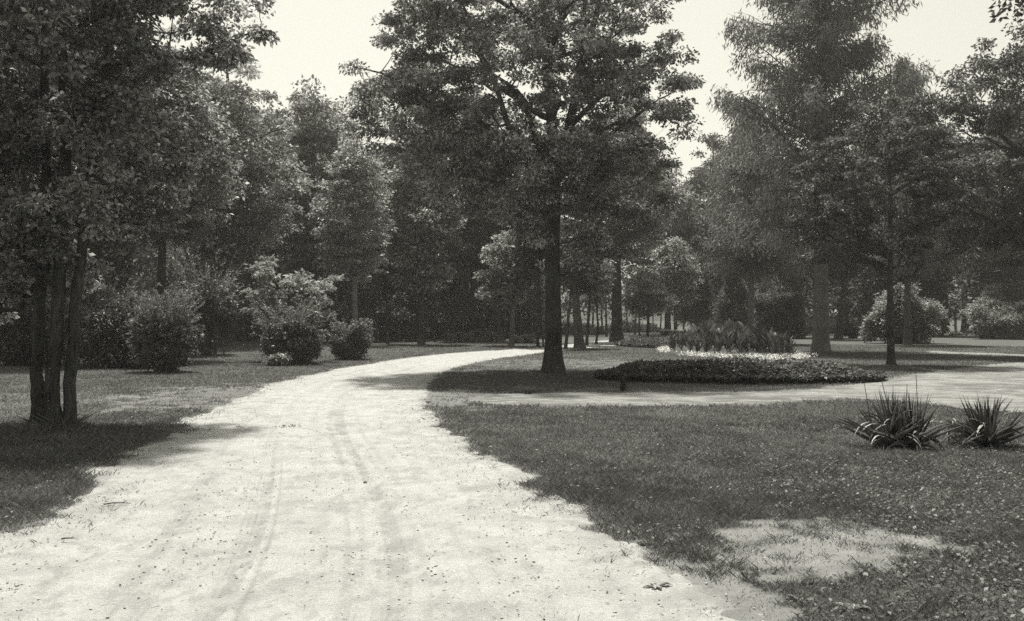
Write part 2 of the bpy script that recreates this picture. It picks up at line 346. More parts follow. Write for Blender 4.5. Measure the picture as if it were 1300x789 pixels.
# ------------------------------------------------------------------ grass
def tint(n, rng, x=None, y=None):
    t = rng.uniform(0.1, 0.9, n)
    return t
def sample_ground(n, r0, r1, a0, a1, rng, power=2.0, knee=9.0):
    """density constant inside the knee radius, falling as r^-power beyond"""
    rr = np.geomspace(r0, r1, 4000); w = rr * np.where(rr < knee, 1.0, (knee / rr) ** power); cdf = np.cumsum(w[1:] * np.diff(rr)); cdf = np.append(0, cdf) / cdf[-1]
    r = np.interp(rng.random(n), cdf, rr); a = rng.uniform(A(a0), A(a1), n)
    return r * np.sin(a), r * np.cos(a), r
rng = np.random.default_rng(5)
def grass_object():
    n = 1500000
    x, y, r = sample_ground(n, 4.3, 62, -33, 33, rng, 2.05, 8.5)
    s = all_sd(x, y); b = bare(x, y); pt = fbm(x, y, 1.1, 4, 81)
    nearedge = np.exp(-np.clip(s, 0, 9) / 0.35)
    sandy = ((np.abs(x + 6.5) < 3) & (y > 14))
    isl = sstep(.52, .62, fbm(x, y, 3.2, 4, 87)); p = np.where(s > 0, 0.95 * (0.45 + 0.55 * sstep(0, .3, s)), np.where(s > -0.9, 0.55 * np.exp(s / 0.14) * sstep(.45, .6, fbm(x, y, 5, 3, 83)) + 0.03 * sstep(.6, .7, fbm(x, y, 3, 3, 85)), 0.0)) * (1 - (0.86 - .66 * isl) * sstep(0.12, 0.6, b)) * (0.7 + .5 * sstep(0.25, 0.6, pt))
    k = rng.random(n) < p
    x, y, r, pt, ne = x[k], y[k], r[k], pt[k], nearedge[k]; n = len(x)
    tuft = sstep(0.45, 0.75, fbm(x, y, 3.0, 3, 91))
    h = np.clip(rng.gamma(5.0, 0.0052, n), .012, .055) * (0.9 + .5 * tuft) * (1 + 0.4 * ne)
    for tpx, tpy, tr in ((703, 474, .55), (70, 546, .5)):
        q = G(tpx, tpy); h *= 1 + 1.6 * np.exp(-(np.hypot(x - q[0], y - q[1]) / tr) ** 2)
    left = sstep(-4.2, -5.5, x) * (1 - sstep(13.2, 14.5, y)); h *= 1 + 0.6 * left; h *= np.where(s[k] < 0, .6, 1.0) * np.where(b[k] > .3, .55, 1.0)
    w = rng.uniform(0.003, 0.006, n) * np.maximum(1, r / 8.0)
    a = rng.uniform(0, 2 * np.pi, n); lean = rng.uniform(0.2, 1.1, n)
    z = zg(x, y); base = np.stack([x, y, z - 0.004], -1)
    la = rng.uniform(0, 2 * np.pi, n); d = np.stack([np.cos(la) * lean, np.sin(la) * lean, np.ones(n)], -1)
    side = np.stack([np.cos(a), np.sin(a), 0 * a], -1)
    # two-segment blade: quad that narrows, ending in a bent tip
    mid = base + d * (h * 0.55)[:, None]; d2 = d.copy(); d2[:, :2] *= 1.9; tip = mid + d2 * (h * 0.5)[:, None]
    v = np.stack([base - side * w[:, None] * .5, base + side * w[:, None] * .5, mid + side * w[:, None] * .4, tip], 1).reshape(-1, 3)
    f = np.arange(n * 4).reshape(-1, 4)
    t = np.clip(rng.normal(0.42, 0.26, n) + 0.55 * (fbm(x, y, 0.5, 3, 95) - 0.5), 0, 1)
    t = np.minimum(t, .84); t[rng.random(n) < 0.004] = 1.0
    o = mesh_np('lawn_grass', v, f, M['grass'], attrs={'tint': ('FACE', t)}); tag(o, kind='stuff')
    # low broad-leaved weeds and clover in the lawn
    n = 150000; x, y, r = sample_ground(n, 4.3, 30, -33, 33, rng, 2.0, 8.0)
    s = all_sd(x, y); pt = fbm(x, y, 0.9, 4, 101); right = sstep(1.0, 4.0, x) * (1 - sstep(9, 13, y))
    k = (s > 0.02) & (rng.random(n) < (0.15 + 0.75 * right) * sstep(0.38, 0.6, pt)) & (bare(x, y) < 0.35)
    x, y = x[k], y[k]; n = len(x); c = np.stack([x, y, zg(x, y) + rng.uniform(0.005, 0.04, n)], -1)
    a = rng.uniform(0, 2 * np.pi, n); d = np.stack([np.cos(a), np.sin(a), rng.uniform(-0.2, 0.7, n)], -1)
    nn = np.stack([rng.normal(0, .35, n), rng.normal(0, .35, n), np.ones(n)], -1)
    L = rng.uniform(0.018, 0.045, n); v, f = leaf_geo(c, d, nn, L, L * 0.6)
    o = mesh_np('lawn_weeds', v, f, M['grass'], attrs={'tint': ('FACE', rng.uniform(0, .62, n) ** 1.2)}); tag(o, kind='stuff')
    # dry fallen leaves and pale scraps
    n = 5000; x, y, r = sample_ground(n, 4.3, 45, -33, 33, rng, 1.7, 8.0); s = all_sd(x, y)
    k = (s > -0.5) & ((rng.random(n) < 0.35 * (1 + np.exp(-np.abs(s) / .2))) | ((x < -5) & (y > 13.5) & (y < 20)))
    x, y, r = x[k], y[k], r[k]; n = len(x); c = np.stack([x, y, zg(x, y) + rng.uniform(0.02, 0.045, n)], -1)
    a = rng.uniform(0, 2 * np.pi, n); d = np.stack([np.cos(a), np.sin(a), rng.uniform(-0.2, 0.3, n)], -1)
    nn = np.stack([rng.normal(0, .3, n), rng.normal(0, .3, n), np.ones(n)], -1)
    L = rng.uniform(0.015, 0.04, n) * np.maximum(1, r / 16); v, f = leaf_geo(c, d, nn, L, L * 0.5, 0.25)
    o = mesh_np('leaf_litter', v, f, M['litter'], attrs={'tint': ('FACE', rng.uniform(0, .8, n))}); tag(o, kind='stuff')
grass_object()

def pebble_mb(mb, c, s, rng):
    # squashed, faceted lump
    th = np.linspace(0, 2 * np.pi, 7, endpoint=False); v = [(0, 0, s * .45)]
    for q, (zz, rr) in enumerate(((.3, .62), (0.0, 1.0), (-.25, .8))):
        for t in th: v.append((math.cos(t) * rr * s * rng.uniform(.8, 1.2), math.sin(t) * rr * s * rng.uniform(.7, 1.0), zz * s + rng.uniform(-.05, .05) * s))
    v = np.array(v) * (1, rng.uniform(.6, 1), 1); a = rng.uniform(0, 6.28); R = np.array([[math.cos(a), -math.sin(a), 0], [math.sin(a), math.cos(a), 0], [0, 0, 1]])
    v = v @ R.T + c
    mb.add(v, [(0, 1 + i, 1 + (i + 1) % 7) for i in range(7)]); mb.n -= len(v)
    mb.q.append(np.array([(1 + 7 * k + i, 8 + 7 * k + i, 8 + 7 * k + (i + 1) % 7, 1 + 7 * k + (i + 1) % 7) for k in range(2) for i in range(7)]) + mb.n); mb.n += len(v)
def grit():
    for nm, n, mat, s0, s1 in (('grit', 7000, M['stone'], .004, .013), ('dark_grit', 3000, M['dark_stone'], .003, .010)):
        x, y, r = sample_ground(n, 4.3, 26, -33, 20, rng, 1.8, 8); s = road_sd(x, y)
        dens = 0.2 + 0.8 * np.exp(-np.abs(s) / 0.5) + 0.6 * sstep(0.5, 0.7, fbm(x, y, 1.3, 3, 111))
        k = (s < 0.05) & (rng.random(n) < dens); mb = MB()
        for xx, yy in zip(x[k], y[k]): pebble_mb(mb, np.array([xx, yy, zg1(xx, yy) + 0.008]), rng.uniform(s0, s1), rng)
        tag(mb.build(nm, mat), kind='stuff')
grit()

# ------------------------------------------------------------------ trees
def bez(a, b, sag=0.0, n=8, bow=None, rng=None, wob=0.0):
    a = np.asarray(a, float); b = np.asarray(b, float); t = np.linspace(0, 1, n)[:, None]
    m = (a + b) / 2 + np.array([0, 0, -sag]) + (0 if bow is None else bow)
    p = (1 - t) ** 2 * a + 2 * t * (1 - t) * m + t * t * b
    if rng is not None and wob: p[1:-1] += rng.normal(0, wob, (n - 2, 3))
    return p
def trunk_pts(pts, r0, r1, n=22, rng=None, wob=0.02, flare=0.5, pw=0.8):
    pts = np.asarray(pts, float); t = np.linspace(0, 1, len(pts)); tt = np.linspace(0, 1, n) ** 1.25
    p = np.stack([np.interp(tt, t, pts[:, i]) for i in range(3)], -1)
    if rng is not None: p[2:] += np.cumsum(rng.normal(0, wob, (n - 2, 3)) * (1, 1, 0), 0) * 0.5
    L = np.linalg.norm(pts[-1] - pts[0]); hh = tt * L
    r = r1 + (r0 - r1) * (1 - tt) ** pw + r0 * flare * np.exp(-hh / (r0 * 1.6)); return p, r
def sample_lobes(lobes, n, rng, shell=0.45):
    lobes = np.asarray(lobes, float); vol = lobes[:, 3] * lobes[:, 4] * lobes[:, 5]; k = rng.choice(len(lobes), n, p=vol / vol.sum())
    u = unit(rng.normal(0, 1, (n, 3))); r = rng.random(n) ** (1 / 3.0); r = r * (1 - shell) + shell * np.maximum(r, 0.82)
    return lobes[k, :3] + u * lobes[k, 3:] * r[:, None]
def leaves_at(cent, per, rc, size, rng, flat=0.55, asp=0.55, droop=0.15, mesh_name='crown', up=0.9):
    up = up * .55; per = int(per * 1.25)
    n = len(cent) * per; c = np.repeat(cent, per, 0); cid = np.repeat(np.arange(len(cent)), per)
    rcs = np.repeat(rc * rng.uniform(0.6, 1.35, len(cent)), per)
    u = unit(rng.normal(0, 1, (n, 3))) * (rng.random(n) ** 0.5)[:, None]
    off = u * rcs[:, None] * (1, 1, flat); 
    off[:, 2] -= droop * (off[:, 0] ** 2 + off[:, 1] ** 2) / np.maximum(rcs, 1e-3)
    p = c + off
    d = unit(off * (1, 1, 0.3) + rng.normal(0, 0.45, (n, 3)) * rcs[:, None] + np.array([0, 0, -0.25]) * rcs[:, None])
    nn = unit(rng.normal(0, 0.55, (n, 3)) + np.array([0, 0, up]) + unit(off) * 0.35)
    L = size * rng.uniform(0.6, 1.35, n)
    v, f = leaf_geo(p, d, nn, L, L * asp)
    ct = rng.uniform(-0.2, 0.2, len(cent))[cid]
    t = np.clip(rng.normal(0.45, 0.27, n) + ct, 0, 1)
    return v, f, t
def make_tree(name, loc, label, cat, trunks, lobes, nclump, per, rc, size, leafm, barkm, seed, nlimb=12, group=None, limbs=(), shell=0.45, flat=0.55,
              asp=0.55, limb_r=0.28, trunk_sides=12, zmin=None, rise=0.55, wob=0.02, droop=0.15, smin=6, up=0.9, lowcut=False):
    """trunks: list of (points, r_base, r_top) relative to loc"""
    rng = np.random.default_rng(seed); root = thing(name, loc, label, cat, group)
    TP = []; 
    for pts, r0, r1 in trunks:
        p, r = trunk_pts(pts, r0, r1, 24, rng, wob); mb = MB(); mb.tube(p, r, trunk_sides, rough=0.10, rng=rng); mb.build('trunk', M[barkm], root, True); TP.append((p, r))
    cl = sample_lobes(lobes, nclump, rng, shell)
    if zmin is not None: cl = cl[cl[:, 2] > zmin]
    # primary limbs toward spread-out clumps
    idx = [int(rng.integers(len(cl)))]; dist = np.linalg.norm(cl - cl[idx[0]], axis=1)
    dist = dist * (cl[:, 2] > (cl[:, 2].min() * .55 + cl[:, 2].max() * .45 if lowcut else -9)) 
    for _ in range(nlimb - 1):
        j = int(np.argmax(dist)); idx.append(j); dist = np.minimum(dist, np.linalg.norm(cl - cl[j], axis=1))
    nodes = []; nrad = []; mb = MB()
    for p, r in TP:
        m = p[:, 2] > (p[-1, 2] * 0.28); nodes.append(p[m]); nrad.append(r[m])
    for lp, r0, r1 in limbs:
        lp = np.asarray(lp, float); t = np.linspace(0, 1, len(lp)); tt = np.linspace(0, 1, 12); q = np.stack([np.interp(tt, t, lp[:, i]) for i in range(3)], -1)
        q[1:-1] += rng.normal(0, 0.03, (10, 3)); rr = np.linspace(r0, r1, 12); mb.tube(q, rr, 7, rough=.06, rng=rng); nodes.append(q[3:]); nrad.append(rr[3:])
    for j in idx:
        tgt = cl[j]; best = None
        for p, r in TP:
            hd = np.linalg.norm(p[:, :2] - tgt[:2], axis=1); za = tgt[2] - rise * hd
            k = int(np.argmin(np.abs(p[:, 2] - np.clip(za, p[-1, 2] * 0.3, p[-1, 2] * 0.96)) + 0.3 * hd)); c = (hd[k], k, p, r)
            if best is None or c[0] < best[0]: best = c
        _, k, p, r = best; q = bez(p[k], tgt, -0.08 * np.linalg.norm(tgt - p[k]), 9, None, rng, 0.04 * np.linalg.norm(tgt - p[k]) ** 0.5 * 1.0)
        rr = np.linspace(min(r[k] * 0.6, limb_r * r[0] + 0.02), 0.012 + 0.01 * r[0], 9); mb.tube(q, rr, smin, rough=.05, rng=rng); nodes.append(q[2:]); nrad.append(rr[2:])
    N = np.concatenate(nodes); R = np.concatenate(nrad)
    for j in range(len(cl)):
        if j in idx: continue
        dv = cl[j] - N; dd = np.linalg.norm(dv, axis=1) + np.where(dv[:, 2] < 0, 0.8 * -dv[:, 2], 0); k = int(np.argmin(dd)); L = dd[k]
        if L < 0.15: continue
        q = bez(N[k], cl[j], -0.06 * L, 5, None, rng, 0.03 * L); r0 = min(R[k] * 0.6, 0.008 + 0.014 * L); mb.tube(q, np.linspace(r0, 0.005, 5), 4)
        if L > 0.6: N = np.vstack([N, q[2:]]); R = np.append(R, np.linspace(r0 * .7, 0.006, 3))
    if mb.v: mb.build('branches', M[barkm], root, True)
    v, f, t = leaves_at(cl, per, rc, size, rng, flat, asp, droop, up=up)
    mesh_np('crown', v, f, M[leafm], root, {'tint': ('FACE', t)}); return root

def PL(loc, items, d):
    """lobes given in photo pixels (px, py, rx, ry, depth offset m, depth radius m) around depth d, relative to loc"""
    out = []
    for px, py, rx, ry, dy, ryd in items:
        w = W(px, py, d + dy); k = (d + dy) / F; out.append((w[0] - loc[0], w[1] - loc[1], w[2] - loc[2], rx * k, ryd, ry * k))
    return out
def PT(loc, pts, d):
    return [tuple(W(a, b, d) - loc) for a, b in pts]
def gl(px, py):
    g = G(px, py); g[2] = zg1(g[0], g[1]) - 0.03; return g
def at_d(px, d):
    g = np.array([(px - CX) / F * d, d, 0.0]); g[2] = zg1(g[0], g[1]) - 0.03; return g

# --- the big shade tree in the middle
loc = gl(703, 474); d = loc[1]
lobes = PL(loc, [(650, 120, 170, 90, 0, 4.2), (520, 140, 85, 55, -.5, 2.6), (470, 110, 45, 30, 0, 1.6), (560, 60, 80, 60, .5, 3), (800, 120, 85, 80, 0, 3.2), (690, -60, 230, 110, 0, 4.5), (700, 225, 120, 55, 0, 3.4),
                 (575, 215, 75, 40, -.5, 2.6), (800, 235, 65, 60, 0, 2.6), (865, 25, 35, 25, 0, 1.2), (640, 250, 60, 30, -1, 2), (760, 290, 50, 40, 1, 2), (850, 180, 35, 40, 0, 1.5), (690, 262, 80, 30, -2.2, 1.2), (640, 215, 90, 40, -2.6, 1.2), (760, 225, 80, 40, -2.4, 1.2), (705, 150, 90, 60, -2.6, 1.4), (720, 290, 50, 25, -1.5, 1.2), (740, 330, 45, 30, 1.5, 1.5), (560, 260, 50, 30, 0, 2)], d)
limbs = [(PT(loc, [(706, 262), (668, 215), (648, 178), (628, 110), (604, 60), (590, 10)], d - .3), .12, .04), (PT(loc, [(650, 185), (622, 165), (600, 140), (560, 120)], d - .5), .06, .02),
         (PT(loc, [(708, 230), (728, 130), (742, 60), (758, 20), (775, -40)], d + .2), .15, .06), (PT(loc, [(742, 70), (744, 30), (742, -30)], d + .2), .09, .04),
         (PT(loc, [(706, 250), (750, 190), (800, 150), (850, 120)], d), .09, .02), (PT(loc, [(704, 275), (670, 262), (610, 235), (540, 210)], d), .06, .02)]
make_tree('shade_tree', loc, 'large leafy tree with thick dark trunk on the grass island inside the bend', 'tree', [(PT(loc, [(703, 474), (703, 400), (702, 320), (706, 240), (700, 130), (690, 20), (688, -100)], d), .27, .08)],
          lobes, 820, 150, .44, .12, 'leaf_mid', 'bark_dark', 11, nlimb=24, limbs=limbs, lowcut=True, flat=.5, wob=.01)

# --- clump of three stems at the left, close to the road
loc = gl(70, 546); d = loc[1]
lobes = PL(loc, [(60, 60, 140, 110, 0, 1.8), (210, 40, 110, 60, 1.6, 1.4), (130, 190, 120, 70, .3, 1.3), (170, 250, 70, 45, .8, .9), (10, 260, 80, 110, .6, 1.2), (-90, 120, 120, 160, 0, 1.8), (70, -80, 230, 90, .3, 2.2), (290, 20, 50, 40, 1.8, .8), (130, 290, 60, 40, .9, .7), (30, 340, 90, 50, .9, .7), (110, 330, 35, 40, 1.0, .5), (-40, 400, 60, 60, .8, .7), (15, 310, 60, 55, -.6, .6), (118, 262, 45, 35, -.5, .5), (60, 250, 60, 40, -.8, .5)], d)
make_tree('multi_stem_tree', loc, 'dark tree with three slim stems rising together beside the left edge of the road', 'tree',
          [(PT(loc, [(49, 541), (46, 470), (50, 380), (58, 280), (52, 120), (48, -60)], d + .15), .092, .04), (PT(loc, [(72, 547), (70, 480), (76, 400), (82, 300), (84, 180), (80, 60), (72, -100)], d), .11, .05),
           (PT(loc, [(88, 542), (87, 480), (93, 400), (103, 300), (118, 180), (134, 60), (140, -80)], d + .1), .095, .045)],
          lobes, 860, 130, .30, .085, 'leaf_mid', 'bark_dark', 12, nlimb=22, flat=.5, wob=.016)

# --- hemlock-like conifers with hanging sprays
def make_conifer(name, loc, label, cat, h, r0, z0, prof, seed, nb=130, per=420, spray=.34, barkm='bark_mid', group=None, leafm='needle', slope=0.25, wid=.035):
    rng = np.random.default_rng(seed); root = thing(name, loc, label, cat, group)
    p, r = trunk_pts([(0, 0, 0), (0.05, 0, h * .5), (0, 0, h)], r0, .02, 26, rng, 0.012, flare=.35, pw=.75); mb = MB(); mb.tube(p, r, 14, rough=.07, rng=rng); mb.build('trunk', M[barkm], root, True)
    mb = MB(); C_, D_, T_ = [], [], []
    for i in range(nb):
        t = (i + rng.uniform(0, 1)) / nb; zz = z0 + (h - z0) * t ** 1.05; R = prof(zz) * rng.uniform(.55, 1.12); a = rng.uniform(0, 2 * np.pi)
        base = np.array([np.interp(zz, p[:, 2], p[:, 0]), np.interp(zz, p[:, 2], p[:, 1]), zz]); e = base + np.array([math.cos(a) * R, math.sin(a) * R, R * slope * rng.uniform(-.4, 1.6)])
        q = bez(base, e, -0.08 * R, 8, None, rng, .03); mb.tube(q, np.linspace(.016 + .008 * R, .004, 8), 5)
        n = int(per * (0.35 + R / 5)); u = rng.random(n) ** 0.75; ii = u * 7; k = np.minimum(ii.astype(int), 6); fr = (ii - k)[:, None]; c = q[k] * (1 - fr) + q[k + 1] * fr
        side = np.array([-math.sin(a), math.cos(a), 0]); wdt = (0.14 + 0.55 * np.sin(np.pi * np.clip(u, .05, .95)) ) * min(1, R / 2.5)
        tws = rng.uniform(-1, 1, n); c = c + rng.normal(0, .16, (n, 3))
        c = c + side * (tws * wdt)[:, None]; c[:, 2] -= (np.abs(tws) * wdt) * 0.55 + (rng.random(n) ** 1.2 * .95 * (0.4 + 0.6 * u)) * (0.35 + 0.65 * np.abs(np.sin(u * 19 + i)) )
        C_.append(c); dd = side * np.sign(tws)[:, None] * .35 + np.array([math.cos(a), math.sin(a), 0]) * .3 + np.array([0, 0, -1.0]) + rng.normal(0, .55, (n, 3)); D_.append(dd); T_.append(np.clip(rng.normal(.48, .2, n) + rng.uniform(-.12, .12), 0, 1))
    mb.build('branches', M['bark_dark'], root, True); c = np.concatenate(C_); dd = np.concatenate(D_); n = len(c); L = spray * rng.uniform(.45, 1.2, n)
    v, f = leaf_geo(c, dd, unit(rng.normal(0, 1, (n, 3))), L, wid * rng.uniform(.7, 1.5, n) * L / .25)
    mesh_np('crown', v, f, M[leafm], root, {'tint': ('FACE', np.concatenate(T_))}); return root

loc = gl(1042, 447)
make_conifer('tall_conifer', loc, 'tallest feathery conifer with thick pale trunk on the lawn right of the beds', 'conifer', 27, .37, 5.2,
             lambda z: np.interp(z, [5, 7, 11, 17, 21, 27], [4.4, 5.6, 5.3, 4.0, 2.7, .2]), 21, nb=230, per=430, spray=.30, barkm='bark_light', slope=.5, wid=.055)
loc = at_d(953, 60)
make_conifer('weeping_conifer', loc, 'shorter feathery conifer with slim pale trunk behind the tall clump of broad leaves', 'conifer', 15.5, .22, 4.5,
             lambda z: np.interp(z, [4, 7, 12, 15.5], [3.2, 3.8, 2.6, .2]), 22, nb=120, per=460, spray=.34, barkm='bark_light')
loc = at_d(1152, 58)
make_conifer('feathery_conifer', loc, 'feathery conifer whose lower tip meets the sky right of the tallest conifer', 'conifer', 17.6, .22, 5,
             lambda z: np.interp(z, [5, 8, 13, 17.6], [3.4, 3.4, 2.4, .5]), 23, nb=110, per=460, spray=.34)
def dense_cone(name, px, d, label, h, rmax, seed, z0=.5):
    return make_conifer(name, at_d(px, d), label, 'evergreen tree', h, .16, z0, lambda z: np.interp(z, [0, h * .25, h], [rmax * .8, rmax, .15]), seed, nb=110, per=420, spray=.30, barkm='bark_dark', slope=-.05, wid=.06, leafm='leaf_dark')
dense_cone('dark_evergreen', 930, 72, 'squat dark evergreen with branches to the ground beside the slim pale trunk', 6.2, 1.9, 24)
dense_cone('dark_evergreen', 884, 80, 'dark pointed evergreen on a bare stem above the left end of the tall leafy bed', 8.6, 2.0, 25, 2.0)

# --- slim tree on the right lawn
loc = gl(1131, 464); d = loc[1]
lobes = PL(loc, [(1120, 250, 115, 75, 0, 2.6), (1060, 220, 60, 50, 0, 2), (1200, 240, 60, 60, 0, 2), (1130, 170, 80, 45, 0, 2.2), (1150, 310, 60, 35, -.3, 1.8), (1075, 300, 50, 35, 0, 1.6), (1235, 205, 40, 30, .5, 1.2), (1170, 140, 35, 22, 0, 1), (1030, 275, 35, 18, 0, 1.0), (1215, 310, 45, 22, 0, 1.2)], d)
make_tree('slim_tree', loc, 'small dark tree with slender straight trunk on the right lawn near the path', 'tree', [(PT(loc, [(1131, 464), (1131, 380), (1132, 300), (1130, 160)], d), .13, .04)], lobes, 300, 120, .36, .11, 'leaf_dark', 'bark_dark', 31, nlimb=16, flat=.4, wob=.008)

# --- big dark tree at the right edge
loc = at_d(1345, 40); d = 40
lobes = PL(loc, [(1290, 190, 90, 120, 0, 4), (1230, 140, 60, 55, 0, 2.8), (1215, 230, 50, 60, 0, 2.4), (1370, 160, 120, 170, 0, 4.5), (1280, 80, 50, 50, 0, 2.2), (1255, 290, 50, 30, 0, 2), (1310, 320, 60, 40, 0, 2.4), (1195, 120, 25, 25, 0, 1.2)], d)
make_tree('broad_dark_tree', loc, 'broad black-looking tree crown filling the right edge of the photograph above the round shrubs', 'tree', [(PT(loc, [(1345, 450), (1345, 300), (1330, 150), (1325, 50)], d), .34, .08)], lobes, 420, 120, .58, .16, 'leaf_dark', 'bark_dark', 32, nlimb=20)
# --- near tree just outside the frame, one branch tip comes in at the top right corner and its shade lies on the lawn
loc = np.array([9.4, 12.6, 0.0]); d = 12.6
lobes = [(0, 0, 8.0, 2.6, 2.6, 2.0), (1.5, -.5, 6.5, 2.2, 2.2, 1.4), (-1.3, 0.2, 6.6, 1.3, 1.6, .7)] + PL(loc, [(1312, 12, 34, 14, 0, .4)], d)
make_tree('roadside_tree', loc, 'near tree mostly out of frame whose drooping branch tip crosses the top right corner', 'tree', [([(0, 0, 0), (.1, 0, 3), (0, .1, 6), (0, 0, 9)], .16, .05)], lobes, 200, 110, .34, .10, 'leaf_dark', 'bark_dark', 33, nlimb=14)

# --- the wood behind: individually placed trees
def wood_tree(px, d, top, halfw, bottom, label, seed, trunk=8, leafm='leaf_mid', barkm='bark_dark', lean=0, name='woodland_tree', ncl=230, per=80, size=.26, rc=.75, extra=(), flat=.5, dark=False, cx=None, base_py=None, shell=.4, deep=None, nl=12):
    loc = at_d(px, d); cx = px if cx is None else cx; rd = halfw / F * d; h = CH + (HY - top) / F * d; r0 = trunk / F * d / 2
    rr = np.random.default_rng(seed + 500); mid = (top + bottom) / 2; hv = (bottom - top) / 2; dp = deep or max(2.0, rd * .85); it = [(cx, mid, halfw * .72, hv * .80, 0, dp * .8)]
    for k in range(7):
        a = rr.uniform(0, 6.28); q = rr.uniform(.35, .62); it.append((cx + math.cos(a) * halfw * q, mid + math.sin(a) * hv * q, halfw * rr.uniform(.28, .45), hv * rr.uniform(.2, .34), rr.uniform(-.5, .5) * dp, dp * .5))
    it.append((cx + rr.uniform(-.2, .2) * halfw, top + hv * .28, halfw * .36, hv * .30, 0, dp * .5)); it += list(extra)
    return make_tree(name, loc, label, 'tree', [([(0, 0, 0), (lean * .35, 0, h * .35), (lean * .8, 0, h * .7), (lean, 0, h * .94)], r0, .04)], PL(loc, it, d), ncl, per, rc, size, leafm, barkm, seed, nlimb=nl, flat=flat, trunk_sides=9, shell=shell, wob=.035)
wt = wood_tree
wt(288, 48, 66, 120, 385, 'tall tree with thick dark trunk between the feathery bush and the rounded bush', 40, 16, ncl=420, per=95, size=.20)
wt(205, 36, 60, 120, 350, 'leafy tree rising behind the long shrub mass at the left', 41, 12, ncl=380, per=95, size=.17, rc=.6)
wt(60, 34, -40, 150, 380, 'dark tree behind the three slim stems at the left edge', 42, 14, 'leaf_dark', ncl=380, per=90, size=.18, rc=.62)
wt(398, 58, 96, 74, 400, 'rounded wood tree whose top meets the open sky left of the central tree', 43, 9, ncl=330, per=90)
wt(450, 50, 170, 62, 375, 'light feathery tree with pale slim trunk behind the smallest round bush', 44, 8, 'leaf_light', 'bark_light', ncl=250, per=90, size=.16, rc=.55, flat=.3)
wt(432, 66, 132, 60, 400, 'wood tree showing its top just left of the central crown', 71, 9, ncl=260)
wt(345, 66, 120, 85, 395, 'dark tree deep in the wood above the rounded bush with pale sprays', 45, 10, 'leaf_dark', ncl=300)
wt(535, 58, 150, 62, 395, 'straight slender wood tree at the far edge of the road, left of the central trunk', 46, 8, ncl=300, per=85)
wt(490, 70, 165, 70, 402, 'dark tree in the wood behind the straight slender trunk', 47, 9, 'leaf_dark', ncl=300)
wt(601, 68, 110, 70, 370, 'wood tree with tall bare trunk left of the thick dark trunk', 48, 9, ncl=280, per=85, lean=-.3)
wt(628, 66, 130, 60, 385, 'wood tree with short thick black trunk at the bend of the road', 49, 17, 'leaf_dark', ncl=280)
wt(649, 55, 285, 54, 395, 'small bright-leaved tree with pale leaning trunk at the bend of the road', 50, 7, 'leaf_light', 'bark_light', lean=.5, ncl=150, per=110, size=.17, rc=.5, flat=.4, nl=9)
wt(565, 74, 150, 70, 405, 'dark tree in the depth of the wood between two tall thin trunks', 51, 8, 'leaf_dark', ncl=280)
wt(683, 53, 240, 40, 360, 'thin young tree just left of the central trunk', 52, 4, 'leaf_dark', ncl=110, per=80, nl=8)
wt(736, 51, 265, 46, 385, 'leaning pale-trunked tree just right of the central trunk', 53, 12, 'leaf_dark', 'bark_mid', lean=-.7, ncl=130, per=90, nl=9, rc=.55, size=.17)
wt(783, 66, 110, 80, 365, 'stout dark-trunked tree standing beyond the left end of the flower beds', 54, 15, 'leaf_mid', ncl=330, per=90)
wt(757, 60, 300, 26, 395, 'spindly young tree left of the stout dark trunk', 55, 3, 'leaf_mid', ncl=60, per=80, rc=.45, size=.15, nl=6)
wt(745, 57, 290, 24, 388, 'spindly young tree beside the leaning pale trunk', 56, 4, 'leaf_dark', ncl=60, per=80, rc=.45, size=.15, nl=6, lean=.3)
wt(822, 62, 345, 36, 414, 'small round-headed sapling behind the low far flower bed', 57, 4, 'leaf_light', ncl=90, per=110, rc=.42, size=.14, nl=8)
wt(858, 78, 300, 34, 405, 'thin tree between the sapling and the pointed evergreen', 58, 5, 'leaf_mid', ncl=110, per=90, nl=7)
wt(848, 92, 215, 60, 385, 'tree far beyond the lawn under the gap of bright sky', 59, 8, 'leaf_mid', ncl=240, size=.28, rc=.9)
wt(905, 95, 170, 60, 380, 'tree far back behind the pointed evergreen', 60, 8, 'leaf_dark', ncl=240, size=.28, rc=.9)
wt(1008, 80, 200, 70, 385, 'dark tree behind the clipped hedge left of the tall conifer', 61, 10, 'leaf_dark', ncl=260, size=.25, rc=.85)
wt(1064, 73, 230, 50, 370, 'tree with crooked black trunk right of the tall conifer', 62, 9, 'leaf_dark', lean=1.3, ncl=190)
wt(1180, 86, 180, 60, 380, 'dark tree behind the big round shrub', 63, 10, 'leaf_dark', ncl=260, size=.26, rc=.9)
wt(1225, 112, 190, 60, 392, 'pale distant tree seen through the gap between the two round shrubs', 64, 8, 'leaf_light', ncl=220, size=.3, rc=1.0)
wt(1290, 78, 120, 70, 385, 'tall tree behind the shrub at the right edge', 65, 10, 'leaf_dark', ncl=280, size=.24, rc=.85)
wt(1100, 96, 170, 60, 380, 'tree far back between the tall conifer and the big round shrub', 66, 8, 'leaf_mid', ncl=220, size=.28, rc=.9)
wt(-60, 42, -20, 120, 390, 'dark tree beyond the left border behind the three slim stems', 67, 14, 'leaf_dark', ncl=280)
wt(120, 52, 40, 120, 400, 'tree deep behind the long shrub mass at the left', 68, 12, 'leaf_dark', ncl=300)
wt(1400, 70, 60, 90, 390, 'tall tree beyond the right border behind the broad dark crown', 69, 12, 'leaf_dark', ncl=260)

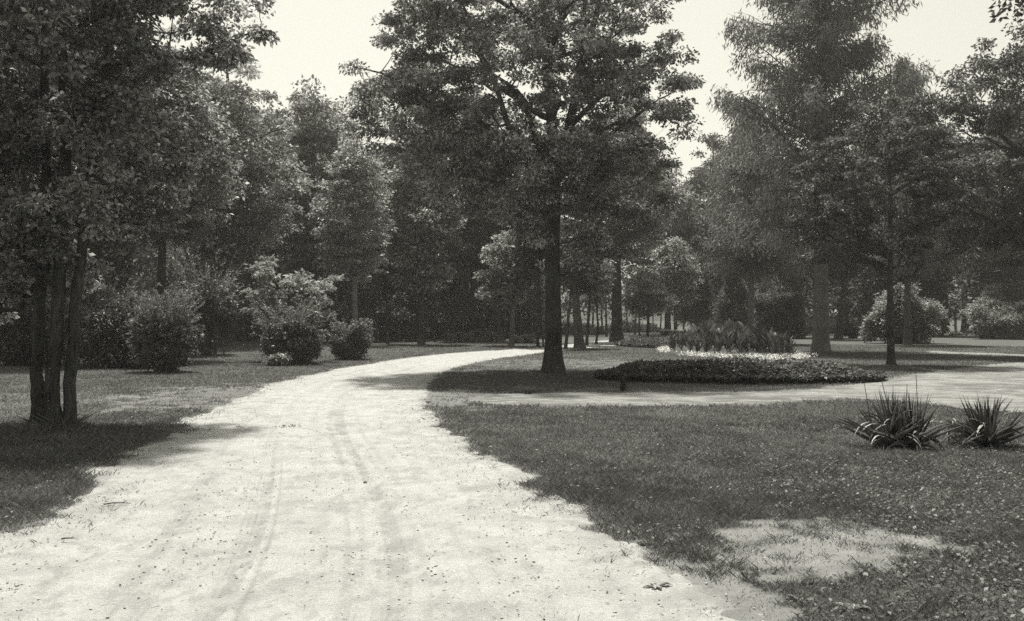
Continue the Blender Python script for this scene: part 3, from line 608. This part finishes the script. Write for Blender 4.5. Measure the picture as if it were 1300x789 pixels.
# slender bare understorey stems
rng = np.random.default_rng(77)
def stem_mesh(h, r, seed):
    rg = np.random.default_rng(seed); p, rr = trunk_pts([(0, 0, 0), (rg.uniform(-.3, .3), 0, h * .5), (rg.uniform(-.5, .5), rg.uniform(-.3, .3), h)], r, r * .45, 14, rg, .03, .3); return p, rr
protos = []
def sapling(px, d, r, label, seed, h=6.5, group=None):
    root = thing('sapling', at_d(px, d), label, 'tree', group); p, rr = stem_mesh(h, r, seed); mb = MB(); mb.tube(p, rr, 7, rough=.08, rng=rng); mb.build('trunk', M['bark_dark'], root, True)
    c = p[-6:] + rng.normal(0, .5, (6, 3)); c = np.vstack([c, c + rng.normal(0, .5, (6, 3))]); v, f, t = leaves_at(c, 60, .6, .2, rng); mesh_np('crown', v, f, M['leaf_dark'], root, {'tint': ('FACE', t)}); return root
gl_ = 'thin bare stems in the dark of the wood left of the central tree'
s0 = sapling(415, 62, .10, 'thin dark stem among the shaded trunks of the wood left of the central tree', 1, group=gl_)
for i, (px, d) in enumerate([(432, 68), (478, 64), (492, 60), (507, 66), (520, 72), (552, 66), (566, 63), (577, 70), (588, 64), (612, 72), (618, 66), (640, 70), (660, 74), (310, 60), (324, 66), (340, 58), (262, 64), (372, 62), (390, 70)]):
    copy_thing(s0, at_d(px, d), rng.uniform(0, 6.28), float(rng.uniform(.75, 1.3)), group=gl_)
s1 = sapling(690, 55, .06, 'thin young stem close behind the left side of the central trunk', 3)
s2 = sapling(718, 49, .09, 'thin young stem close behind the right side of the central trunk', 4)
gb = 'thin stems far beyond the lawn between central tree and conifers'
s3 = sapling(806, 96, .10, 'small distant stem beyond the lawn between the central tree and the conifers', 5, group=gb)
for px, d in [(838, 104), (868, 110), (770, 84), (1075, 90), (1090, 100), (728, 92), (752, 98), (765, 104), (796, 110), (812, 88), (828, 114), (1200, 104), (1238, 108)]: copy_thing(s3, at_d(px, d), rng.uniform(0, 6.28), float(rng.uniform(.8, 1.2)), group=gb)

# far-off wood closing the view: one mass
def far_wood():
    rg = np.random.default_rng(88); n = 5200; px = rg.uniform(-250, 1600, n); d = rg.uniform(88, 128, n)
    top = np.interp(px, [-250, 0, 200, 330, 400, 450, 520, 620, 700, 800, 870, 900, 960, 1050, 1120, 1170, 1200, 1260, 1330, 1600], [20, 30, 80, 120, 165, 185, 180, 150, 150, 170, 215, 225, 200, 190, 190, 215, 215, 150, 110, 60]) + (vnoise(px / 22, px * 0, 7) - .5) * 40
    bot = np.interp(px, [-250, 660, 700, 830, 960, 1000, 1080, 1180, 1200, 1245, 1260, 1600], [424, 424, 404, 396, 398, 402, 404, 416, 404, 404, 420, 420])
    u = rg.random(n) ** 0.8; py = top + (bot - top) * u
    c = np.stack([(px - CX) / F * d, d, CH + (HY - py) / F * d], -1)
    def blk(n, x0, x1, d0, d1, y0, y1):
        px = rg.uniform(x0, x1, n); d = rg.uniform(d0, d1, n); py = y0 + (y1 - y0) * rg.random(n); return np.stack([(px - CX) / F * d, d, np.maximum(CH + (HY - py) / F * d, .2)], -1)
    c = np.vstack([c, blk(3600, -350, 690, 76, 88, 300, 424), blk(900, 1100, 1188, 84, 92, 320, 421), blk(1400, 1244, 1560, 82, 92, 300, 421), blk(500, 870, 1010, 100, 112, 300, 398), blk(500, 1030, 1100, 104, 112, 300, 395)])
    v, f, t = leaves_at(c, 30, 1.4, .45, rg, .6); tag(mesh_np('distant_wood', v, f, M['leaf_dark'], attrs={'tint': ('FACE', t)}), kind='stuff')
far_wood()

# ------------------------------------------------------------------ shrubs
def shrub(name, px, py, d, w, h, label, seed, leafm='leaf_mid', size=.11, ncl=150, per=120, rc=.32, wisp=0.0, group=None, z0=.1, asp=.5, extra=None, up=.9, boxy=False, dep=None):
    rg = np.random.default_rng(seed); loc = gl(px, py) if d is None else at_d(px, d); root = thing(name, loc, label, 'shrub', group)
    dep = dep or w * .42
    if boxy: cl = np.stack([rg.uniform(-w / 2, w / 2, ncl), rg.uniform(-dep, dep, ncl), rg.uniform(z0, h, ncl)], -1)
    else:
        lob = [(0, 0, h * .40, w * .32, dep * .7, h * .38)]
        for k in range(9): a = rg.uniform(0, 6.28); q = rg.uniform(.2, .40); lob.append((math.cos(a) * w * q, math.sin(a) * dep * .6, h * rg.uniform(.2, .82), w * rg.uniform(.08, .2), dep * .4, h * rg.uniform(.1, .24)))
        cl = sample_lobes(lob, ncl, rg, .55); cl = cl[cl[:, 2] > z0]
    if extra is not None: cl = np.vstack([cl, extra])
    mb = MB()
    for j in range(0, len(cl), 2):
        b = np.array([rg.normal(0, w * .08), rg.normal(0, w * .06), 0]); q = bez(b, cl[j], -.12 * h, 7, None, rg, .02 * h); mb.tube(q, np.linspace(.014 + .004 * h, .004, 7), 4)
    mb.build('stems', M['bark_mid'], root, True)
    v, f, t = leaves_at(cl, per, rc, size, rg, .75 if not boxy else .9, asp, up=up); 
    if wisp > 0:      # arching sprays with narrow leaves
        n = int(wisp); a = rg.uniform(0, 2 * np.pi, n); R = w * .5 * rg.uniform(.5, 1.1, n); zt = h * rg.uniform(.45, 1.12, n); VV = [v]; FF = [f]; TT = [t]; off = len(v); mb2 = MB()
        for k in range(n):
            e = np.array([math.cos(a[k]) * R[k], math.sin(a[k]) * R[k] * dep / (w * .5), zt[k]]); q = bez((0, 0, h * .1), e, -.28 * h, 16, None, rg, .01); mb2.tube(q, np.linspace(.008, .003, 16), 3)
            m = 34; ii = np.sort(rg.uniform(6, 14.99, m)); kk = ii.astype(int); c = q[kk] + (q[kk + 1] - q[kk]) * (ii - kk)[:, None]; tg = unit(q[kk + 1] - q[kk])
            dd = tg + unit(rg.normal(0, 1, (m, 3))) * .8; L = rg.uniform(.07, .16, m) * (size / .11)
            v2, f2 = leaf_geo(c, dd, rg.normal(0, .6, (m, 3)) + (0, 0, .7), L, L * .3); VV.append(v2); FF.append(f2 + off); off += len(v2); TT.append(np.clip(rg.normal(.7, .2, m), 0, 1))
        mb2.build('sprays', M['bark_mid'], root); v = np.concatenate(VV); f = np.concatenate(FF); t = np.concatenate(TT)
    mesh_np('foliage', v, f, M[leafm], root, {'tint': ('FACE', t)}); return root
shrub('feathery_bush', 212, 472, None, 2.1, 2.25, 'upright feathery bush with pale arching sprays at the end of the left shrub mass', 201, 'leaf_bush', .09, 150, 110, .22, wisp=330)
shrub('shrub', 140, 470, 31, 3.6, 2.9, 'wide dark shrub between the three slim stems and the feathery bush', 202, 'leaf_bush', .11, 260, 120, .40, wisp=60)
shrub('shrub', 30, 470, 33, 4.2, 2.6, 'dark shrub behind the three slim stems at the left edge', 203, 'leaf_dark', .12, 240, 110, .42)
shrub('small_tree', 262, 455, 40, 3.2, 4.1, 'light-leaved arching shrub leaning out above and behind the feathery bush', 204, 'leaf_bush', .13, 150, 100, .36, wisp=70, z0=1.9)
shrub('round_bush', 367, 463, None, 2.55, 2.05, 'rounded bush with fern-like leaves beside the left edge of the road', 205, 'leaf_bush', .10, 230, 110, .25, wisp=180)
shrub('round_bush', 447, 457, None, 1.75, 1.45, 'smallest round bush on the verge where the road curves', 206, 'leaf_bush', .10, 120, 110, .22, wisp=130)
# dogwood sprays over the rounded bush
loc = at_d(362, 35.5); d = 35.5
rg = np.random.default_rng(207); cl = []
for px, py, rx in [(345, 350, 22), (330, 366, 16), (372, 362, 30), (395, 384, 24), (352, 378, 22), (410, 358, 20), (385, 352, 16), (338, 342, 8), (328, 388, 12), (368, 392, 20)]:
    for _ in range(7): cl.append(W(px + rg.uniform(-rx, rx), py + rg.normal(0, 7) + .25 * abs(rg.normal(0, rx)), d + rg.uniform(-.8, .8)) - loc)
cl = np.array(cl); root = thing('dogwood', loc, 'young dogwood with pale layered leaves above the rounded bush by the road', 'small tree'); mb = MB(); p, r = trunk_pts([(0, 0, 0), (.1, 0, 1.2), (.15, 0, 3.2)], .06, .02, 12, rg, .02); mb.tube(p, r, 7); mb.build('trunk', M['bark_mid'], root, True); mb = MB()
for j in range(0, len(cl)):
    k = int(np.clip((cl[j][2] - .8) / 3.0 * 11, 3, 10)); mb.tube(bez(p[k], cl[j], -.1, 6), np.linspace(.014, .004, 6), 4)
mb.build('branches', M['bark_mid'], root); v, f, t = leaves_at(cl, 46, .26, .16, rg, .28, up=.5); mesh_np('crown', v, f, M['leaf_pale'], root, {'tint': ('FACE', t)})
shrub('low_plant', 352, 465, None, .9, .42, 'low pale leafy plant at the foot of the rounded bush', 208, 'leaf_light', .12, 26, 60, .14)
shrub('large_round_shrub', 1143, 436, None, 5.0, 4.3, 'very large round shrub with light leaves behind the slender tree on the right lawn', 209, 'leaf_mid', .17, 330, 120, .50)
shrub('shrub', 1275, 431, None, 5.6, 3.3, 'wide dark shrub at the right edge under the broad dark tree crown', 210, 'leaf_mid', .17, 300, 110, .48)
shrub('pale_shrub', 1252, 431, 76, 3.4, 4.4, 'pale-topped shrub rising behind the dark shrub at the right edge', 211, 'leaf_light', .18, 130, 90, .45, z0=1.5)
shrub('clipped_hedge', 988, 429, 76, 3.6, 3.6, 'dark clipped square hedge between the slim pale trunk and the tall conifer', 212, 'leaf_dark', .14, 320, 110, .34, boxy=True, dep=1.0)
shrub('bush', 1082, 430, 76, 1.5, 1.7, 'small dark bush beside the crooked black trunk', 213, 'leaf_dark', .13, 80, 110, .30)
shrub('bush', 662, 436, 63, 2.0, .6, 'low bush along the far edge of the road left of the central trunk', 214, 'leaf_mid', .12, 50, 80, .22)
shrub('bush', 600, 436, 66, 5.0, .8, 'low undergrowth bush at the foot of the tall bare trunk in the wood', 215, 'leaf_mid', .13, 90, 80, .25)
for i, (px, d, w, h, lb) in enumerate([(400, 56, 4.5, 2.6, 'dark undergrowth shrub in the wood between the rounded bush and the smallest bush'), (500, 68, 6, 2.2, 'dark undergrowth shrub in the wood behind the smallest bush'), (560, 76, 7, 2.4, 'dark undergrowth shrub deep in the wood behind the slender wood tree'), (300, 62, 6, 2.6, 'dark undergrowth shrub behind the thick wood trunk at the left'), (222, 44, 5, 2.4, 'dark undergrowth shrub behind the feathery bush'), (660, 84, 8, 2.6, 'dark undergrowth shrub beyond the bend of the road'), (735, 97, 7, 1.3, 'low far shrub on the field edge beyond the leaning pale trunk'), (805, 112, 8, 1.4, 'low far shrub on the field edge beyond the sapling')]):
    shrub('undergrowth_shrub', px, 0, d, w, h, lb, 220 + i, 'leaf_dark', .18, 120, 80, .5)

# ------------------------------------------------------------------ flower beds
def bed(name, px0, px1, py0, py1, label, h, seed, leafm, dens, size, ends=1.0):
    """oval bed covered with leafy bedding plants; back edge py0, front edge py1"""
    rg = np.random.default_rng(seed); yb, yf = gd(py0), gd(py1); yc = (yb + yf) / 2; x0 = (px0 - CX) / F * yc; x1 = (px1 - CX) / F * yc; xc = (x0 + x1) / 2; ax = (x1 - x0) / 2; ay = (yb - yf) / 2
    root = thing(name, (xc, yc, zg1(xc, yc)), label, 'flower bed')
    th = np.linspace(0, 2 * np.pi, 72, endpoint=False); ring = np.stack([np.cos(th) * ax, np.sin(th) * ay, 0 * th + .012], -1); rin = ring * (.9, .9, 1) + (0, 0, .05)
    mb = MB(); nn = 72; j = np.arange(nn); mb.add(np.vstack([ring, rin, [[0, 0, .07]]]), np.stack([j, (j + 1) % nn, nn + (j + 1) % nn, nn + j], 1)); mb.t.append(np.stack([nn + j, nn + (j + 1) % nn, np.full(nn, 2 * nn)], 1)); mb.build('soil', M['soil'], root, True)
    n = int(dens * np.pi * ax * ay); u = np.sqrt(rg.random(n)); a = rg.uniform(0, 2 * np.pi, n); x = u * np.cos(a) * ax; y = u * np.sin(a) * ay
    hh = h * np.clip(1.25 * (1 - u ** 5), .35, 1) * (0.55 + .75 * fbm(x, y, 1.8, 3, seed)) * (1 - .25 * (ends) * np.abs(x / ax) ** 3)
    c = np.stack([x, y, .05 + hh * np.maximum(rg.random(n) ** .55, .1)], -1); d = np.stack([np.cos(a) * .6 + rg.normal(0, .6, n), np.sin(a) * .6 + rg.normal(0, .6, n), rg.uniform(-.4, .9, n)], -1)
    L = size * rg.uniform(.6, 1.3, n); v, f = leaf_geo(c, d, rg.normal(0, .5, (n, 3)) + (0, 0, 1), L, L * .65)
    mesh_np('foliage', v, f, M[leafm], root, {'tint': ('FACE', np.clip(rg.normal(.45, .22, n), 0, 1))})
    m = int(n * .006); k = rg.choice(n, m); c2 = c[k].copy(); c2[:, 2] = .05 + hh[k] + .02; cc = np.repeat(c2, 4, 0); an = np.tile(np.arange(4) * np.pi / 2, m); d2 = np.stack([np.cos(an), np.sin(an), 0 * an + .2], -1)
    v, f = leaf_geo(cc, d2, np.tile((0, 0, 1.), (4 * m, 1)), .045, .04); b = mesh_np('blossoms', v, f, M['blossom'], root, {'tint': ('FACE', np.full(4 * m, .4))}); b['kind'] = 'stuff'
    return root, xc, yc, ax, ay
bed('low_flower_bed', 757, 1118, 475, 488.5, 'long low oval bed of dark leafy plants beside the cross path', .36, 301, 'leaf_dark', 1700, .11)
bed('low_flower_bed', 783, 900, 436, 442.5, 'small low bed of dark leafy plants farthest back beside the broad-leaved clump', .38, 302, 'leaf_dark', 700, .13)
# raised round bed with tall cannas and pale edging
yb, yf = gd(443), gd(457); yc = (yb + yf) / 2; xc = (925 - CX) / F * yc; ax = 77 / F * yc; ay = (yb - yf) / 2
th = np.linspace(0, 2 * np.pi, 80, endpoint=False); mb = MB(); ring = np.stack([np.cos(th) * ax * 1.04 + xc, np.sin(th) * ay * 1.04 + yc, 0 * th - .02], -1); rin = ring.copy(); rin[:, 0] = xc + (rin[:, 0] - xc) * .85; rin[:, 1] = yc + (rin[:, 1] - yc) * .85; rin[:, 2] = .16
j = np.arange(80); mb.add(np.vstack([ring, rin, [[xc, yc, .24]]]), np.stack([j, (j + 1) % 80, 80 + (j + 1) % 80, 80 + j], 1)); mb.t.append(np.stack([80 + j, 80 + (j + 1) % 80, np.full(80, 160)], 1))
tag(mb.build('mounded_bed', M['soil'], None, True), 'mounded oval earth bed under the tall broad-leaved plants', 'flower bed')
rg = np.random.default_rng(303)
n = 4500; a = rg.uniform(0, 2 * np.pi, n); q = rg.normal(1.0, .055, n); x = xc + np.cos(a) * ax * q; y = yc + np.sin(a) * ay * q * 1.05; keep = fbm(x, y, 1.5, 3, 5) > .45; x, y = x[keep], y[keep]; n = len(x)
c = np.stack([x, y, .04 + rg.random(n) * .15], -1); L = rg.uniform(.05, .12, n); v, f = leaf_geo(c, rg.normal(0, 1, (n, 3)) + (0, 0, .5), rg.normal(0, .5, (n, 3)) + (0, 0, 1), L, L * .6)
tag(mesh_np('edging_flowers', v, f, M['blossom'], attrs={'tint': ('FACE', rg.uniform(0, 1, n))}), kind='stuff')

def blade(base, d0, L, w, curve, rg, seg=6, fold=.25, shape=None, grav=(0, 0, -1.0)):
    """long leaf as a folded strip"""
    d = unit(np.asarray(d0, float)); p = [np.asarray(base, float)]
    for k in range(seg): d = unit(d + np.asarray(grav) * curve / seg * (k + 1) / seg * 2); p.append(p[-1] + d * L / seg)
    p = np.array(p); t = np.linspace(0, 1, seg + 1); ww = w * (shape(t) if shape else (1 - t ** 2.2) * (.75 + .25 * np.sin(np.pi * t)))
    tg = unit(np.gradient(p, axis=0)); s = unit(np.cross(tg, (0, 0, 1.) if abs(d0[2]) < .98 else (1., 0, 0))); nn = np.cross(s, tg)
    v = np.concatenate([p - s * ww[:, None] / 2 + nn * ww[:, None] * fold, p, p + s * ww[:, None] / 2 + nn * ww[:, None] * fold]); m = seg + 1; i = np.arange(seg)
    f = np.concatenate([np.stack([i, i + 1, m + i + 1, m + i], 1), np.stack([m + i, m + i + 1, 2 * m + i + 1, 2 * m + i], 1)]); return v, f
def canna(seed, loc, label, group):
    rg = np.random.default_rng(seed); root = thing('canna_plant', loc, label, 'canna', group); mb = MB(); mb.tube([(0, 0, 0), (.01, 0, .4), (0, .02, .8)], [.016, .012, .006], 5); mb.build('stem', M['leaf_mid'], root)
    mb = MB(); nf = 0
    for k in range(9):
        a = k * 2.4 + rg.uniform(-.3, .3); z = .08 + .08 * k; v, f = blade((0, 0, z), (math.cos(a) * .5, math.sin(a) * .5, 1), rg.uniform(.34, .52), rg.uniform(.13, .19), rg.uniform(.2, .9), rg, 6, .2, lambda t: np.sin(np.pi * np.clip(t * .92 + .06, 0, 1)) ** .8); mb.add(v, f); nf += len(f)
    mb.build('leaves', M['canna_leaf'], root, attrs={'tint': ('FACE', np.clip(np.repeat(rg.uniform(.1, 1, nf // 12), 12), 0, 1))}); return root
M['canna_leaf'] = leaf_mat('canna_leaf', .048, trans=.3, gloss=.05, spread=.6)
gc = 'tall broad-leaved canna plants on the mounded bed'; lc = 'tall broad-leaved canna standing among its like on the mounded oval bed'
cp = [canna(310 + k, (xc + k * .4 - .4, yc, .2), lc, gc) for k in range(3)]
pts = []
while len(pts) < 95:
    u = rg.random() ** .55; a = rg.uniform(0, 6.28); q = (xc + u * math.cos(a) * ax * .93, yc + u * math.sin(a) * ay * .9, u)
    if all((q[0] - p_[0]) ** 2 + (q[1] - p_[1]) ** 2 > .09 for p_ in pts): pts.append(q)
for i, (x, y, u) in enumerate(pts): copy_thing(cp[i % 3], (x, y, .2 - .14 * u), rg.uniform(0, 6.28), float(rg.uniform(.8, 1.12) * (1.2 - .4 * u ** 3)), group=gc)

# dark clump and small tufts near the cross path
def tuft(px, py, label, n, L, w, seed, mat='leaf_dark', name='grass_tuft', spread=.5, curve=.5):
    rg = np.random.default_rng(seed); root = thing(name, gl(px, py), label, 'tuft of grass' if name == 'grass_tuft' else 'plant'); mb = MB(); nf = 0
    for k in range(n):
        a = rg.uniform(0, 6.28); s = rg.uniform(0, spread); v, f = blade((rg.normal(0, .04), rg.normal(0, .04), .02), (math.cos(a) * s, math.sin(a) * s, 1), L * rg.uniform(.5, 1.1), w * rg.uniform(.6, 1.2), rg.uniform(0, curve), rg, 4, .15); mb.add(v, f); nf += len(f)
    o = mb.build('blades', M[mat], root, attrs={'tint': ('FACE', rg.uniform(.1, .9, nf))}); return root
tuft(790, 497, 'small dark upright tuft in front of the left end of the long low bed', 110, .36, .03, 401, spread=.28)
tuft(670, 500, 'small dark tuft with a pale spot on the near edge of the grass island', 70, .16, .03, 402, spread=.9)
for i, (px, py, n, L, lb) in enumerate([(831, 716, 30, .18, 'straggly weed at the corner where the road meets the lawn'), (868, 712, 22, .16, 'upright dark weed stem right of the straggly corner weed'), (880, 700, 26, .09, 'small grass tuft at the near edge of the bare sandy patch'),
                                        (893, 779, 22, .06, 'tiny tuft alone on the gravel near the bottom edge'), (790, 655, 26, .08, 'small tuft on the right edge of the road'), (683, 632, 20, .06, 'tiny dark tuft on the right edge of the road half way up'),
                                        (1000, 745, 34, .12, 'weedy tuft in the shaded lawn below the bare patch'), (822, 668, 40, .11, 'thick grass tuft at the right edge of the road'), (955, 725, 24, .08, 'small tuft on the bare sandy patch'),
                                        (92, 628, 26, .17, 'tall grass tuft on the left verge'), (40, 615, 30, .19, 'thick grass tuft on the left verge below the three stems'), (150, 580, 24, .12, 'low grass tuft on the left verge beside the road')]):
    tuft(px, py, lb, n, L, .007, 410 + i, 'grass' if i != 1 else 'leaf_dark', spread=.8 if i != 1 else .15, curve=1.2)

def rosette(px, py, label, n, L, seed, mat):
    rg = np.random.default_rng(seed); root = thing('broad_leaf_weed', gl(px, py), label, 'weed'); mb = MB(); nf = 0
    for k in range(n):
        a = k * 2.4; s = rg.uniform(.8, 2.2); v, f = blade((0, 0, .02), (math.cos(a) * s, math.sin(a) * s, .8), L * rg.uniform(.6, 1.1), L * .3, .9, rg, 5, .2, lambda t: np.sin(np.pi * np.clip(t * .9 + .08, 0, 1)) ** .7); mb.add(v, f); nf += len(f)
    mb.build('leaves', M[mat], root, attrs={'tint': ('FACE', rg.uniform(.1, .9, nf))})
rosette(834, 744, 'flat broad-leaved weed lying on the gravel at the corner of road and lawn', 12, .10, 431, 'leaf_dark')
rosette(1015, 762, 'broad-leaved weed in the dark lawn near the bottom edge', 10, .10, 432, 'grass')
rosette(1080, 775, 'larger broad-leaved weed in the dark lawn near the bottom edge', 9, .13, 433, 'grass')
rosette(815, 690, 'broad-leaved weed on the right edge of the road above the corner', 9, .10, 434, 'leaf_dark')

# ------------------------------------------------------------------ yuccas
def yucca(px, py, label, n, L, seed, stalks, dead, lean=0.0, w=.070):
    rg = np.random.default_rng(seed); loc = gl(px, py); root = thing('yucca', loc, label, 'yucca'); mb = MB(); nf = 0
    cen = [(rg.normal(0, .16), rg.normal(0, .10)) for _ in range(5)]
    for k in range(n):
        c = cen[k % 5]; a = rg.uniform(0, 6.28); s = rg.uniform(.05, 1.7) ** 1.6; v, f = blade((c[0] + math.cos(a) * .03, c[1] + math.sin(a) * .03, .03 + rg.uniform(0, .08)), (math.cos(a) * s + lean, math.sin(a) * s, 1.0), L * rg.uniform(.65, 1.05), w * rg.uniform(.7, 1.15), rg.uniform(0, .25) if rg.random() < .8 else rg.uniform(.8, 2.2), rg, 6, .22); mb.add(v, f); nf += len(f)
    t = np.repeat(rg.uniform(.05, .85, n), nf // n); mb.build('leaves', M['yucca'], root, attrs={'tint': ('FACE', t)})
    for (dx, sx, hh) in stalks:
        m2 = MB(); m2.tube([(dx, 0, .1), (dx + sx * .5, 0, hh * .55), (dx + sx, 0, hh)], [.008, .006, .003], 6); o = m2.build('flower_stalk', M['dark_wood'], root)
    for k in range(dead):
        a = rg.uniform(-2.9, -.2); s = rg.uniform(.7, 2.0); m2 = MB(); v, f = blade((math.cos(a) * rg.uniform(.1, .34), math.sin(a) * rg.uniform(.08, .25), .08 + rg.uniform(0, .32)), (math.cos(a) * s, math.sin(a) * s, rg.uniform(-.1, .9)), L * rg.uniform(.35, .6), w * rg.uniform(.35, .6), rg.uniform(.6, 2.0), rg, 5, .1); m2.add(v, f)
        m2.build('dead_leaf', M['dead_leaf'], root, attrs={'tint': ('FACE', np.full(len(f), rg.uniform(.2, .9)))})
    return root
yucca(1140, 567, 'bigger spiky yucca with tall bare stalks and bent pale leaves, left of the pair', 150, .74, 501, [(-.30, -.14, .92), (-.02, -.22, 1.0), (.08, 0.03, .82), (.26, -.04, 1.02)], 12)
yucca(1252, 564, 'smaller spiky yucca at the right edge, right of the pair by the path', 115, .66, 502, [(-.08, -.04, .62), (.0, .03, .55)], 7)
yucca(1205, 566, 'low sprawl of dry yucca leaves lying between the two spiky yuccas', 26, .36, 503, [], 9, w=.03)

# ------------------------------------------------------------------ small things on the road
def stick(px, py, L, a, label, r=.006):
    g = gl(px, py); rg = np.random.default_rng(int(px)); p = np.array([(math.cos(a) * t * L, math.sin(a) * t * L, .05 + rg.uniform(0, .012)) for t in (-.5, -.2, .15, .5)]); mb = MB(); mb.tube(p, [r, r * .9, r * .7, r * .4], 6)
    mb.tube([p[2], p[2] + (math.cos(a + .6) * L * .2, math.sin(a + .6) * L * .2, .01)], [r * .5, r * .3], 5); root = mb.build('fallen_twig', M['dark_wood']); root.location = tuple(g); tag(root, label, 'twig')
stick(150, 642, .22, .15, 'short dark twig on the left side of the road'); stick(88, 686, .10, .0, 'short bark scrap on the road near the left edge'); stick(1270, 650, .5, 1.0, 'long thin straw lying in the lawn at the right edge', .004)
def stone(px, py, s, label, mat='dark_stone'):
    mb = MB(); pebble_mb(mb, np.array([0, 0, .03]), s, np.random.default_rng(int(px * 7 + py))); o = mb.build('stone', M[mat]); o.location = tuple(gl(px, py)); tag(o, label, 'stone')
stone(348, 702, .028, 'largest dark stone in the middle of the road'); stone(341, 719, .018, 'dark pebble just below the largest dark stone'); stone(165, 692, .014, 'dark pebble on the left part of the road')
stone(261, 565, .02, 'dark pebble on the left part of the road near the verge'); stone(434, 614, .022, 'dark stone in the upper middle of the road'); stone(464, 612, .024, 'flat dark stone right of the upper middle stone'); stone(318, 698, .012, 'tiny dark pebble left of the largest dark stone')
# scatter of dried leaf debris
def debris(px, py, n, label, spread, seed):
    rg = np.random.default_rng(seed); root = thing('dry_leaf_heap', gl(px, py), label, 'dry leaves'); c = np.stack([rg.normal(0, spread, n), rg.normal(0, spread * .6, n), rg.uniform(.035, .06, n)], -1)
    v, f = leaf_geo(c, rg.normal(0, 1, (n, 3)) * (1, 1, .3), rg.normal(0, .4, (n, 3)) + (0, 0, 1), .05, .025, .3); mesh_np('dry_leaves', v, f, M['leaf_dark'], root, {'tint': ('FACE', rg.random(n))})
debris(368, 543, 26, 'small heap of dark dried leaves in the middle of the road near the bend', .11, 601)
debris(305, 543, 8, 'few dark dried leaves on the road left of the small heap', .05, 602)

# ------------------------------------------------------------------ far buildings and garden objects
def building(px, d, w, h, dep, label, name, open_front=False):
    loc = at_d(px, d); loc[2] = -.02; root = thing(name, loc, label, 'building'); mb = MB()
    if open_front:
        mb.box(-w / 2, w / 2, dep - .15, dep, 0, h); mb.box(-w / 2, w / 2, -.1, dep - .16, 0, .25); mb.build('back_wall', M['white_wall'], root)
        for k in range(5): m2 = MB(); x = -w / 2 + .15 + k * (w - .3) / 4; m2.box(x - .1, x + .1, 0, .2, .26, h - .01); m2.box(x - .15, x + .15, -.05, .25, .255, .38); m2.build('post', M['white_wall'], root)
    else:
        mb.box(-w / 2, w / 2, 0, dep, 0, h); mb.build('wall', M['white_wall'], root)
        for k in range(3):
            x = -w / 2 + w * (k + .5) / 3; m2 = MB(); m2.box(x - .45, x + .45, -.03, .02, .9, 2.1); m2.build('window', M['dark_glass'], root)
            m3 = MB(); m3.box(x - .52, x + .52, -.06, -.035, .8, .9); m3.box(x - .03, x + .03, -.06, -.035, .9, 2.1); m3.build('window_frame', M['white_wall'], root)
        m2 = MB(); m2.box(-w / 2, w / 2, -.6, -.5, .55, .65); m2.build('rail', M['dark_wood'], root)
    m2 = MB(); m2.add([(-w / 2 - .5, -.5, h), (w / 2 + .5, -.5, h), (w / 2 + .5, dep + .5, h), (-w / 2 - .5, dep + .5, h), (-w / 2 + .6, dep / 2, h + 1.5), (w / 2 - .6, dep / 2, h + 1.5)], [(0, 3, 2, 1), (0, 1, 5, 4), (2, 3, 4, 5)]); m2.add([(1.0 * q, 0, 0) for q in (0, 0, 0)], [(0, 1, 2)]) if False else None
    m2.t.append(np.array([(1, 2, 5), (3, 0, 4)])); m2.build('roof', M['roof'], root)
building(912, 128, 6.2, 2.3, 3.5, 'white open pavilion with posts glimpsed under trees beyond the beds', 'pavilion', True)
building(1046, 100, 8.0, 2.6, 5, 'pale house wall glimpsed on both sides of the tall conifer trunk', 'pale_house')
# bench beside the far gravel
loc = at_d(855, 64.5); root = thing('garden_bench', loc, 'low dark bench with pale top rail on the far gravel beyond the small low bed', 'bench'); mb = MB()
for k in range(4): mb.box(-.8, .8, -.22 + k * .12, -.13 + k * .12, .40, .435)
mb.build('seat', M['dark_wood'], root); mb = MB(); mb.box(-.8, .8, .27, .30, .5, .62); mb.box(-.8, .8, .27, .30, .66, .76); mb.build('backrest', M['dark_wood'], root); mb = MB(); mb.box(-.85, .85, .25, .33, .78, .86); mb.build('top_rail', M['white_wall'], root)
for sx in (-.72, .72):
    for y0 in (-.2, .22): mb = MB(); mb.box(sx - .04, sx + .04, y0, y0 + .06, 0, .395 if y0 < 0 else .775); mb.build('leg', M['dark_wood'], root)
# pale pedestal far right
loc = at_d(1213, 92); root = thing('garden_pedestal', loc, 'small white pedestal with low base far off between the two large shrubs', 'pedestal'); mb = MB(); mb.box(-.45, .45, -.45, .45, 0, .32); mb.build('base', M['white_wall'], root)
mb = MB(); th = 0; mb.tube([(0, 0, .33), (0, 0, .5), (0, 0, 1.5), (0, 0, 1.6), (0, 0, 1.7)], [.22, .14, .11, .24, .22], 12); mb.build('column', M['white_wall'], root, True)

# ------------------------------------------------------------------ haze volume, added to stand in for lens glare over the treetops
if HAZE > 0:
    mb = MB(); mb.box(-240, 240, -30, 720 - 560, -1.6, 34); hz = bpy.data.materials.new('haze_air'); hz.use_nodes = True; n = hz.node_tree; n.nodes.clear(); out = n.nodes.new('ShaderNodeOutputMaterial'); pv = n.nodes.new('ShaderNodeVolumePrincipled')
    pv.inputs['Color'].default_value = (1, .99, .94, 1); pv.inputs['Density'].default_value = HAZE; pv.inputs['Anisotropy'].default_value = HAZE_G; n.links.new(pv.outputs[0], out.inputs['Volume'])
    o = mb.build('haze', hz); o['kind'] = 'stuff'
